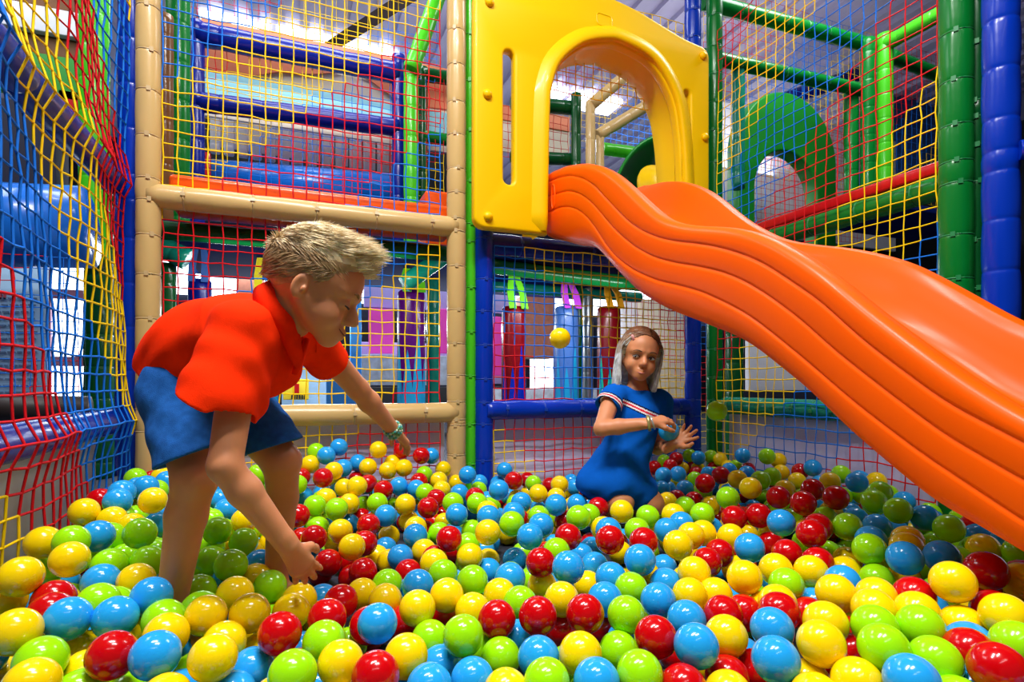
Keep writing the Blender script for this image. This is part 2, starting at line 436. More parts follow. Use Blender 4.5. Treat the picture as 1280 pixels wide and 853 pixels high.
# ================================================================ the play balls
def plastic(name, rgb):
    return mat(name, rgb, rough=.15, spec=.42, coat=.2, bump=.02, bscale=25)
M_BALL = dict(Y=plastic('yellow_ball_plastic', (252, 214, 4)), R=plastic('red_ball_plastic', (196, 4, 10)),
              B=plastic('blue_ball_plastic', (34, 160, 236)), G=plastic('green_ball_plastic', (156, 230, 10)))
BALLS = """B -1998 10169 1370|blue play ball 15% across and 96% down the photo, in front of a yellow one
R 9323 4921 1547|red play ball nearest to the bottom right corner of the photo
Y -1181 10001 1260|yellow play ball 21% across and 96% down the photo, in front of a yellow one
R -2632 10449 1354|red play ball 11% across and 96% down the photo, left of a yellow one
B 7148 6792 1211|blue play ball 76% across and 97% down the photo, in front of a yellow one
Y 7932 6625 1411|yellow play ball 80% across and 94% down the photo, in front of a yellow one
B -3612 11791 1546|blue play ball third nearest to the bottom left corner of the photo
B 6246 7587 1240|blue play ball 68% across and 95% down the photo, in front of a yellow one
Y 11136 6579 2008|yellow play ball 93% across and 85% down the photo, in front of a green one
G 8531 6018 1502|green play ball 86% across and 95% down the photo, left of a green one
Y -4178 11379 1587|yellow play ball third nearest to the bottom left corner of the photo
R -215 10547 1265|red play ball 27% across and 93% down the photo, behind a green one
Y -4713 13028 2018|yellow play ball nearest to the lowest corner of the red left net
Y 722 9533 1049|yellow play ball 33% across and 97% down the photo, left of a red one
B -2930 11824 1455|blue play ball 11% across and 91% down the photo, left of a green one
G 9097 5620 1381|green play ball third nearest to the bottom right corner of the photo
G -5 9314 1112|green play ball 29% across and 99% down the photo, left of a red one
G 2835 9677 1092|green play ball 45% across and 93% down the photo, left of a green one
B 8219 5387 1361|blue play ball 89% across and 100% down the photo, in front of a red one
R 5883 8203 1186|red play ball 64% across and 93% down the photo, in front of a yellow one
B 1463 10633 1144|blue play ball 37% across and 91% down the photo, right of a red one
G 9791 6283 1517|green play ball 90% across and 92% down the photo, right of a blue one
R 1181 8795 1117|red play ball 37% across and 99% down the photo, behind a blue one
R 12405 6746 2004|red play ball second nearest to the slide's lower edge at the photo's right side
G 5161 7619 966|green play ball 62% across and 99% down the photo, behind a blue one
Y -1494 11699 1326|yellow play ball 20% across and 90% down the photo, in front of a green one
Y -4336 14253 1937|yellow play ball 7% across and 82% down the photo, in front of a blue one
Y 11134 5772 1704|yellow play ball third nearest to the slide's lower edge at the photo's right side
Y 1766 9415 1033|yellow play ball 40% across and 96% down the photo, behind a blue one
Y -3550 10171 1216|yellow play ball second nearest to the bottom left corner of the photo
R 4343 9788 1176|red play ball 53% across and 90% down the photo, right of a green one
R 5178 9455 1219|red play ball 57% across and 90% down the photo, left of a yellow one
Y 7161 7903 1121|yellow play ball 71% across and 93% down the photo, in front of a red one
G -3678 10881 1259|green play ball nearest to the bottom left corner of the photo
Y 4547 8459 1013|yellow play ball 57% across and 96% down the photo, behind a green one
Y -761 11675 1268|yellow play ball 24% across and 90% down the photo, right of a green one
B 7854 7544 1287|blue play ball 75% across and 92% down the photo, in front of a red one
R 3663 10198 1056|red play ball 49% across and 91% down the photo, in front of a green one
Y 7949 6011 1079|yellow play ball 84% across and 100% down the photo, left of a blue one
G 6024 9347 1114|green play ball 61% across and 90% down the photo, behind a green one
B 12550 8382 1757|blue play ball 88% across and 82% down the photo, left of a yellow one
Y 9894 7938 1496|yellow play ball 82% across and 87% down the photo, right of a blue one
Y 2353 11320 1040|yellow play ball 41% across and 89% down the photo, in front of a blue one
G 504 10329 1090|green play ball 32% across and 94% down the photo, in front of a green one
Y 9080 9473 1420|yellow play ball 73% across and 85% down the photo, in front of a yellow one
B -2497 12381 1566|blue play ball nearest to the bottom of the boy's near shin
G 3560 9705 557|green play ball nearest to the middle of the photo's bottom edge
B 4463 7771 895|blue play ball 58% across and 100% down the photo, behind a green one
G 3748 8090 876|green play ball second nearest to the middle of the photo's bottom edge
B 7134 9853 1059|blue play ball 64% across and 88% down the photo, in front of a yellow one
B 3974 8915 846|blue play ball 53% across and 96% down the photo, behind a green one
G 9163 6617 1484|green play ball 85% across and 92% down the photo, in front of a yellow one
Y 8637 7125 1435|yellow play ball 81% across and 91% down the photo, right of a red one
G 12554 9202 1731|green play ball 85% across and 81% down the photo, behind a green one
G -3406 15728 2029|green play ball 14% across and 78% down the photo, right of a green one
B -661 10676 664|blue play ball 25% across and 98% down the photo, in front of a yellow one
B 2801 9011 635|blue play ball 46% across and 100% down the photo, in front of a green one
Y 3088 11794 1037|yellow play ball 44% across and 87% down the photo, left of a blue one
G -1324 14325 1439|green play ball 23% across and 83% down the photo, in front of a yellow one
B 5772 11316 1465|blue play ball 55% across and 83% down the photo, behind a blue one
Y -2030 11147 1281|yellow play ball 16% across and 93% down the photo, in front of a green one
G 10527 5300 1516|green play ball nearest to the bottom right corner of the photo
G 5648 9018 615|green play ball 60% across and 96% down the photo, in front of a blue one
Y -5306 15803 1980|yellow play ball second nearest to the lowest corner of the red left net
R 611 11361 1092|red play ball 32% across and 91% down the photo, right of a yellow one
G -487 13904 989|green play ball nearest to the boy's near hand
B 7059 8852 1058|blue play ball 67% across and 91% down the photo, right of a yellow one
B 7568 11161 1475|blue play ball 62% across and 82% down the photo, behind a green one
G 16127 9619 1779|green play ball 93% across and 77% down the photo, behind a green one
B 13640 8285 1690|blue play ball third nearest to the slide's lower edge at the photo's right side
R 8445 7950 1338|red play ball 76% across and 90% down the photo, in front of a yellow one
R 12290 10544 1784|red play ball 79% across and 78% down the photo, in front of a yellow one
Y 9732 7050 1539|yellow play ball 85% across and 89% down the photo, in front of a blue one
R 9911 5619 1375|red play ball second nearest to the bottom right corner of the photo
Y 10903 9369 1352|yellow play ball 79% across and 84% down the photo, right of a yellow one
B 10674 10969 1483|blue play ball 73% across and 80% down the photo, left of a blue one
Y -1113 12858 1257|yellow play ball 23% across and 87% down the photo, left of a green one
Y 8937 11535 1583|yellow play ball 66% across and 80% down the photo, behind a yellow one
Y 7842 9728 1111|yellow play ball 67% across and 87% down the photo, right of a green one
B 2020 8807 771|blue play ball 42% across and 100% down the photo, in front of a blue one
Y -5191 18101 2181|yellow play ball 8% across and 75% down the photo, behind a green one
R 7730 8614 1144|red play ball 71% across and 90% down the photo, right of a green one
B -4294 15882 2008|blue play ball 10% across and 79% down the photo, behind a yellow one
R 5656 12582 1213|red play ball 53% across and 82% down the photo, in front of a red one
Y 5277 10642 1058|yellow play ball 55% across and 88% down the photo, behind a green one
Y -34 12150 1004|yellow play ball 28% across and 90% down the photo, in front of a yellow one
R 7495 12386 1633|red play ball 60% across and 79% down the photo, right of a blue one
G 3911 12576 987|green play ball 46% across and 85% down the photo, behind a blue one
B -3740 14066 1457|blue play ball 10% across and 85% down the photo, in front of a yellow one
G 9957 9175 1238|green play ball 77% across and 86% down the photo, left of a green one
Y -3063 13842 1459|yellow play ball 13% across and 85% down the photo, left of a green one
R 5758 7294 781|red play ball 67% across and 100% down the photo, right of a red one
Y -3634 18174 2354|yellow play ball 15% across and 73% down the photo, right of a red one
G -1875 16790 1684|green play ball 21% across and 78% down the photo, left of a green one
B 12425 11623 1803|blue play ball 76% across and 77% down the photo, right of a blue one
G -4602 15234 2072|green play ball 7% across and 79% down the photo, behind a blue one
G 16040 10902 1986|green play ball 88% across and 75% down the photo, behind a green one
Y 8521 10418 1294|yellow play ball 68% across and 84% down the photo, in front of a red one
G 13744 10678 1796|green play ball 83% across and 77% down the photo, behind a blue one
G -2193 11845 1293|green play ball 16% across and 91% down the photo, left of a yellow one
G 2485 10763 624|green play ball 42% across and 94% down the photo, in front of a red one
Y -1130 11083 1029|yellow play ball 22% across and 94% down the photo, left of a yellow one
G -1212 16376 1426|green play ball 24% across and 79% down the photo, in front of a red one
G -3347 12420 1548|green play ball 10% across and 88% down the photo, in front of a yellow one
R 965 12642 892|red play ball 33% across and 88% down the photo, right of a blue one
G 6993 10651 1046|green play ball 62% across and 86% down the photo, behind a yellow one
Y 1520 16066 1087|yellow play ball 34% across and 80% down the photo, left of a yellow one
Y 1895 12563 818|yellow play ball 38% across and 88% down the photo, behind a green one
Y 11024 6359 1307|yellow play ball 94% across and 92% down the photo, left of a red one
Y 15948 8727 1511|yellow play ball second nearest to the slide's lower edge at the photo's right side
Y 3492 11228 864|yellow play ball 46% across and 90% down the photo, behind a green one
B 2719 13019 893|blue play ball 41% across and 86% down the photo, behind a blue one
G -3770 14765 1597|green play ball 11% across and 83% down the photo, behind a green one
B 6097 14269 1380|blue play ball 52% across and 79% down the photo, in front of a green one
Y 10358 6703 1523|yellow play ball 90% across and 90% down the photo, left of a blue one
R 886 15982 748|red play ball second nearest to the boy's near hand
B 6161 10374 1029|blue play ball 59% across and 88% down the photo, behind a yellow one
G -3090 14961 1535|green play ball 14% across and 82% down the photo, in front of a red one
R 6833 7512 632|red play ball 71% across and 99% down the photo, behind a yellow one
R 4124 15486 1203|red play ball 44% across and 79% down the photo, in front of a blue one
R 11104 7240 1519|red play ball 89% across and 87% down the photo, behind a yellow one
R 15158 12152 2184|red play ball nearest to the slide's lower edge at the right wall net
R 14128 12406 2050|red play ball 78% across and 74% down the photo, in front of a green one
B 16633 10547 1808|blue play ball 90% across and 76% down the photo, behind a green one
Y 5137 15071 1391|yellow play ball 48% across and 78% down the photo, in front of a green one
B -4557 18590 2322|blue play ball 11% across and 73% down the photo, behind a yellow one
Y 13018 6456 1803|yellow play ball nearest to the slide's lower edge at the photo's right side
Y 10306 9793 1345|yellow play ball 76% across and 83% down the photo, behind a yellow one
G -1907 15716 1203|green play ball 21% across and 82% down the photo, behind a red one
R -4216 13047 1507|red play ball 5% across and 88% down the photo, left of a yellow one
R 1703 15094 682|red play ball 35% across and 84% down the photo, right of a red one
B 2500 9986 468|blue play ball 43% across and 98% down the photo, behind a blue one
Y 4544 14852 831|yellow play ball 46% across and 82% down the photo, behind a green one
G 4535 11157 893|green play ball 51% across and 88% down the photo, behind a green one
B 4774 12373 1008|blue play ball 50% across and 85% down the photo, in front of a green one
G 16698 12088 1972|green play ball 85% across and 74% down the photo, left of a yellow one
R 11639 10707 1296|red play ball 77% across and 81% down the photo, in front of a green one
G 5896 15139 1550|green play ball 50% across and 77% down the photo, right of a yellow one
G 3459 13573 884|green play ball 43% across and 84% down the photo, right of a blue one
Y 4321 11842 864|yellow play ball 49% across and 87% down the photo, left of a yellow one
R 12830 12823 1698|red play ball 74% across and 76% down the photo, left of a green one
B 6904 11359 1074|blue play ball 60% across and 85% down the photo, right of a blue one
Y 3183 8431 650|yellow play ball nearest to the middle of the photo's bottom edge
R 8417 12257 1532|red play ball 63% across and 79% down the photo, behind a blue one
Y 10457 7521 1501|yellow play ball 86% across and 87% down the photo, behind a red one
R 8568 8961 921|red play ball 73% across and 90% down the photo, behind a green one
G 7860 14750 1646|green play ball 56% across and 76% down the photo, in front of a yellow one
Y 1496 13427 709|yellow play ball 35% across and 87% down the photo, in front of a red one
R 7069 13874 1375|red play ball 55% across and 79% down the photo, behind a blue one
R -4039 12359 1492|red play ball 5% across and 90% down the photo, right of a blue one
R 9716 11397 1103|red play ball 69% across and 82% down the photo, in front of a blue one
R 14618 13789 1930|red play ball 76% across and 73% down the photo, behind a red one
R 12204 13151 1613|red play ball 72% across and 76% down the photo, right of a blue one
G 12331 8864 1142|green play ball 86% across and 85% down the photo, right of a red one
Y 1325 17582 1171|yellow play ball 33% across and 78% down the photo, right of a yellow one
R 564 17015 1191|red play ball 31% across and 79% down the photo, in front of a green one
Y 9587 15135 1604|yellow play ball nearest to the hem of the girl's blue dress
G 1303 18851 1571|green play ball 33% across and 75% down the photo, left of a red one
Y 8543 9762 1016|yellow play ball 70% across and 87% down the photo, right of a green one
R 10469 11800 1142|red play ball 70% across and 81% down the photo, in front of a green one
Y 6380 6989 710|yellow play ball 71% across and 100% down the photo, in front of a red one
B 2864 16163 627|blue play ball 39% across and 82% down the photo, right of a yellow one
B 4949 17623 1351|blue play ball 45% across and 75% down the photo, behind a blue one
G -1919 13938 1056|green play ball nearest to the bottom of the boy's near shin
B 8041 10826 967|blue play ball 65% across and 86% down the photo, right of a yellow one
G 13169 14461 1896|green play ball 71% across and 73% down the photo, in front of a green one
G 2128 13778 738|green play ball 38% across and 86% down the photo, left of a red one
Y 10071 12447 1471|yellow play ball 67% across and 79% down the photo, behind a green one
Y 14341 14695 2089|yellow play ball 73% across and 72% down the photo, left of a blue one
R 5336 10761 365|red play ball 55% across and 92% down the photo, in front of a green one
B 3464 16981 979|blue play ball 41% across and 79% down the photo, behind a green one
B 18646 14128 2098|blue play ball second nearest to the slide's lower edge at the right wall net
G 11653 13875 1602|green play ball 69% across and 75% down the photo, left of a red one
B 15089 10834 1620|blue play ball 86% across and 77% down the photo, behind a green one
Y 127 12891 955|yellow play ball nearest to the boy's near hand
B 8122 16816 1578|blue play ball 54% across and 74% down the photo, right of a red one
Y 5795 12800 561|yellow play ball 53% across and 86% down the photo, right of a green one
Y -5130 13498 1473|yellow play ball third nearest to the lowest corner of the red left net
Y -3493 12160 795|yellow play ball 8% across and 96% down the photo, in front of a blue one
B 10998 8661 1329|blue play ball 82% across and 85% down the photo, right of a yellow one
Y 11303 12290 1356|yellow play ball 71% across and 79% down the photo, left of a green one
B 2864 18882 1221|blue play ball 38% across and 76% down the photo, in front of a yellow one
R 2244 18336 1090|red play ball 36% across and 77% down the photo, in front of a blue one
B 10252 13745 1286|blue play ball 65% across and 78% down the photo, left of a blue one
R 4347 19141 1317|red play ball 42% across and 74% down the photo, left of a blue one
Y 3418 14354 937|yellow play ball 42% across and 83% down the photo, in front of a red one
B 6664 14790 1504|blue play ball 53% across and 77% down the photo, in front of a red one
Y 3686 19781 1359|yellow play ball 40% across and 74% down the photo, behind a green one
Y 7296 6179 887|yellow play ball 80% across and 100% down the photo, in front of a yellow one
Y -4544 18034 1921|yellow play ball 11% across and 76% down the photo, behind a green one
G 690 19939 1511|green play ball 31% across and 74% down the photo, right of a yellow one
G 10455 14996 1400|green play ball 63% across and 76% down the photo, left of a red one
B 7450 13083 770|blue play ball 58% across and 83% down the photo, behind a blue one
R 15962 13658 2107|red play ball 79% across and 72% down the photo, left of a yellow one
Y 13516 8978 1724|yellow play ball 89% across and 80% down the photo, behind a red one
Y 7002 12629 463|yellow play ball 57% across and 86% down the photo, in front of a blue one
B 6807 18748 1834|blue play ball 49% across and 72% down the photo, in front of a blue one
B 6119 15457 382|blue play ball 50% across and 82% down the photo, left of a green one
G -3067 10500 812|green play ball second nearest to the bottom left corner of the photo
Y 2173 21075 1880|yellow play ball 35% across and 71% down the photo, in front of a red one
R 7605 7657 542|red play ball 74% across and 98% down the photo, in front of a blue one
G 16027 7996 1600|green play ball nearest to the slide's lower edge at the photo's right side
R 1032 21875 2118|red play ball 32% across and 70% down the photo, left of a yellow one
Y -1787 9732 870|yellow play ball 16% across and 100% down the photo, left of a blue one
R 1377 11285 860|red play ball 36% across and 92% down the photo, behind a red one
R 11613 9790 1345|red play ball 80% across and 83% down the photo, left of a green one
R 14338 16922 1881|red play ball 69% across and 71% down the photo, right of a blue one
G 6528 13489 1134|green play ball 54% across and 81% down the photo, in front of a blue one
B 5690 16615 1438|blue play ball 48% across and 76% down the photo, left of a blue one
B -913 10018 612|blue play ball 23% across and 100% down the photo, in front of a blue one
B -4341 20815 2325|blue play ball nearest to the foot of the left tan post
R 1922 16646 995|red play ball 36% across and 80% down the photo, behind a yellow one
G 2756 20090 1407|green play ball 37% across and 74% down the photo, right of a blue one
Y 3592 16356 661|yellow play ball 41% across and 81% down the photo, left of a green one
B 4146 10334 542|blue play ball 51% across and 94% down the photo, behind a green one
R 2975 15556 365|red play ball 40% across and 84% down the photo, behind a blue one
R 144 18791 1473|red play ball 29% across and 76% down the photo, left of a yellow one
Y -3193 11182 831|yellow play ball 8% across and 99% down the photo, in front of a yellow one
Y 10824 12862 1369|yellow play ball 69% across and 78% down the photo, left of a red one
Y 8945 8455 1247|yellow play ball 76% across and 88% down the photo, behind a red one
B 5074 14851 365|blue play ball 48% across and 84% down the photo, in front of a yellow one
B 1253 23842 2699|blue play ball 32% across and 67% down the photo, right of a green one
Y 9030 20308 1268|yellow play ball 53% across and 72% down the photo, behind a blue one
Y -825 14526 993|yellow play ball 25% across and 85% down the photo, right of a green one
Y -1328 18172 1587|yellow play ball 24% across and 76% down the photo, left of a green one
G 9371 13972 1316|green play ball 62% across and 78% down the photo, left of a yellow one
R 13006 12552 916|red play ball 75% across and 80% down the photo, left of a red one
R 13110 11045 1754|red play ball 80% across and 77% down the photo, right of a green one
R 8250 20974 1712|red play ball 50% across and 70% down the photo, left of a red one
B 20735 17731 1994|blue play ball 79% across and 69% down the photo, right of a red one
B 13567 9897 1649|blue play ball 85% across and 79% down the photo, left of a blue one
Y 3673 23659 1991|yellow play ball 38% across and 69% down the photo, in front of a yellow one
Y 18726 15263 1925|yellow play ball second nearest to the slide's lower edge at the right wall net
G 17647 12570 2089|green play ball 86% across and 72% down the photo, left of a green one
B 10485 5944 1258|blue play ball second nearest to the bottom right corner of the photo
G 5936 18538 1465|green play ball 47% across and 74% down the photo, in front of a blue one
B -4623 19280 2441|blue play ball 12% across and 72% down the photo, behind a blue one
B -2009 20253 1524|blue play ball 22% across and 75% down the photo, behind a blue one
B 3898 22310 1560|blue play ball 39% across and 71% down the photo, right of a yellow one
B 6732 22341 1828|blue play ball nearest to the foot of the middle tan post
Y 2885 23755 2160|yellow play ball 36% across and 68% down the photo, right of a blue one
Y 12246 9575 1123|yellow play ball 83% across and 84% down the photo, behind a blue one
R 16464 18480 1823|red play ball 70% across and 70% down the photo, left of a yellow one
Y 3342 24069 2819|yellow play ball 37% across and 66% down the photo, behind a yellow one
R 2200 11997 505|red play ball 39% across and 91% down the photo, in front of a green one
B 9853 13343 365|blue play ball 65% across and 83% down the photo, behind a blue one
Y 16043 17093 1894|yellow play ball 72% across and 70% down the photo, right of a blue one
Y 1865 20747 1330|yellow play ball 34% across and 74% down the photo, behind a yellow one
R 5136 23909 2503|red play ball second nearest to the boy's far hand
G 5131 18757 1493|green play ball 44% across and 74% down the photo, right of a green one
Y 640 23901 2374|yellow play ball 30% across and 68% down the photo, in front of a green one
B 7497 18326 1413|blue play ball 51% across and 74% down the photo, behind a blue one
R 3196 21633 1569|red play ball 37% across and 72% down the photo, behind a blue one
Y 3048 19365 400|yellow play ball 38% across and 79% down the photo, behind a blue one
G 19882 19386 2330|green play ball 75% across and 67% down the photo, left of a yellow one
Y 4374 23787 2043|yellow play ball 39% across and 69% down the photo, right of a yellow one
R 11671 6218 1536|red play ball third nearest to the bottom right corner of the photo
R 9840 17034 1305|red play ball nearest to the hem of the girl's blue dress
B 1780 24385 2959|blue play ball 33% across and 66% down the photo, right of a blue one
Y 14112 9356 1726|yellow play ball 89% across and 79% down the photo, behind a yellow one
B -769 15186 1138|blue play ball nearest to the bottom of the boy's far shin
G 16589 16498 1916|green play ball 74% across and 70% down the photo, behind a blue one
R 9972 8620 796|red play ball 79% across and 90% down the photo, in front of a blue one
Y 11136 14599 1477|yellow play ball 66% across and 76% down the photo, behind a green one
B 10920 13944 1371|blue play ball 67% across and 77% down the photo, left of a blue one
B 15020 20373 1604|blue play ball 65% across and 70% down the photo, behind a yellow one
Y 10150 20674 1480|yellow play ball 55% across and 71% down the photo, right of a red one
B -3604 18606 1573|blue play ball 15% across and 77% down the photo, behind a red one
Y 7750 6728 757|yellow play ball 79% across and 100% down the photo, left of a yellow one
R 10149 7780 365|red play ball 83% across and 96% down the photo, in front of a red one
Y 9446 15008 365|yellow play ball 61% across and 81% down the photo, in front of a red one
Y 1493 23198 2152|yellow play ball 33% across and 69% down the photo, behind a yellow one
R -5249 19637 2175|red play ball second nearest to the foot of the left tan post
B 18076 10025 1261|blue play ball second nearest to the slide's lower edge at the photo's right side
G 20431 16155 1977|green play ball 82% across and 70% down the photo, right of a yellow one
G -5188 23343 2254|green play ball nearest to the foot of the left tan post
Y 13871 10791 843|yellow play ball 83% across and 82% down the photo, right of a green one
B 6640 16882 1411|blue play ball 50% across and 75% down the photo, in front of a red one
B 16299 21038 1492|blue play ball 66% across and 70% down the photo, behind a yellow one
Y 1870 22996 1506|yellow play ball 34% across and 72% down the photo, right of a blue one
B 20203 21196 2139|blue play ball 73% across and 67% down the photo, behind a green one
B 9553 18029 1257|blue play ball 56% across and 74% down the photo, behind a blue one
Y 2639 16699 365|yellow play ball 38% across and 82% down the photo, left of a blue one
G 4726 21307 1407|green play ball second nearest to the boy's far hand
G 13013 16409 1218|green play ball 67% across and 74% down the photo, right of a blue one
R 6211 10565 365|red play ball 59% across and 92% down the photo, in front of a yellow one
B 8285 13762 1462|blue play ball 59% across and 78% down the photo, right of a yellow one
G -1695 12455 1169|green play ball 20% across and 89% down the photo, in front of a green one
R 3201 12382 365|red play ball 43% across and 90% down the photo, in front of a blue one
B 20735 13864 1316|blue play ball 88% across and 74% down the photo, behind a green one
G 8786 5119 1069|green play ball second nearest to the bottom right corner of the photo
G 4558 18427 599|green play ball 43% across and 78% down the photo, in front of a yellow one
R 5007 20680 1281|red play ball 43% across and 73% down the photo, behind a green one
G 755 19307 913|green play ball 31% across and 77% down the photo, in front of a red one
B 15352 19355 1180|blue play ball 67% across and 72% down the photo, behind a yellow one
G 18111 17415 1833|green play ball 75% across and 70% down the photo, behind a red one
G 4837 16002 816|green play ball 46% across and 80% down the photo, behind a yellow one
Y 20032 17899 1449|yellow play ball 78% across and 71% down the photo, in front of a red one
B 8887 23723 1704|blue play ball 49% across and 69% down the photo, behind a red one
B 660 14246 409|blue play ball second nearest to the boy's near hand"""
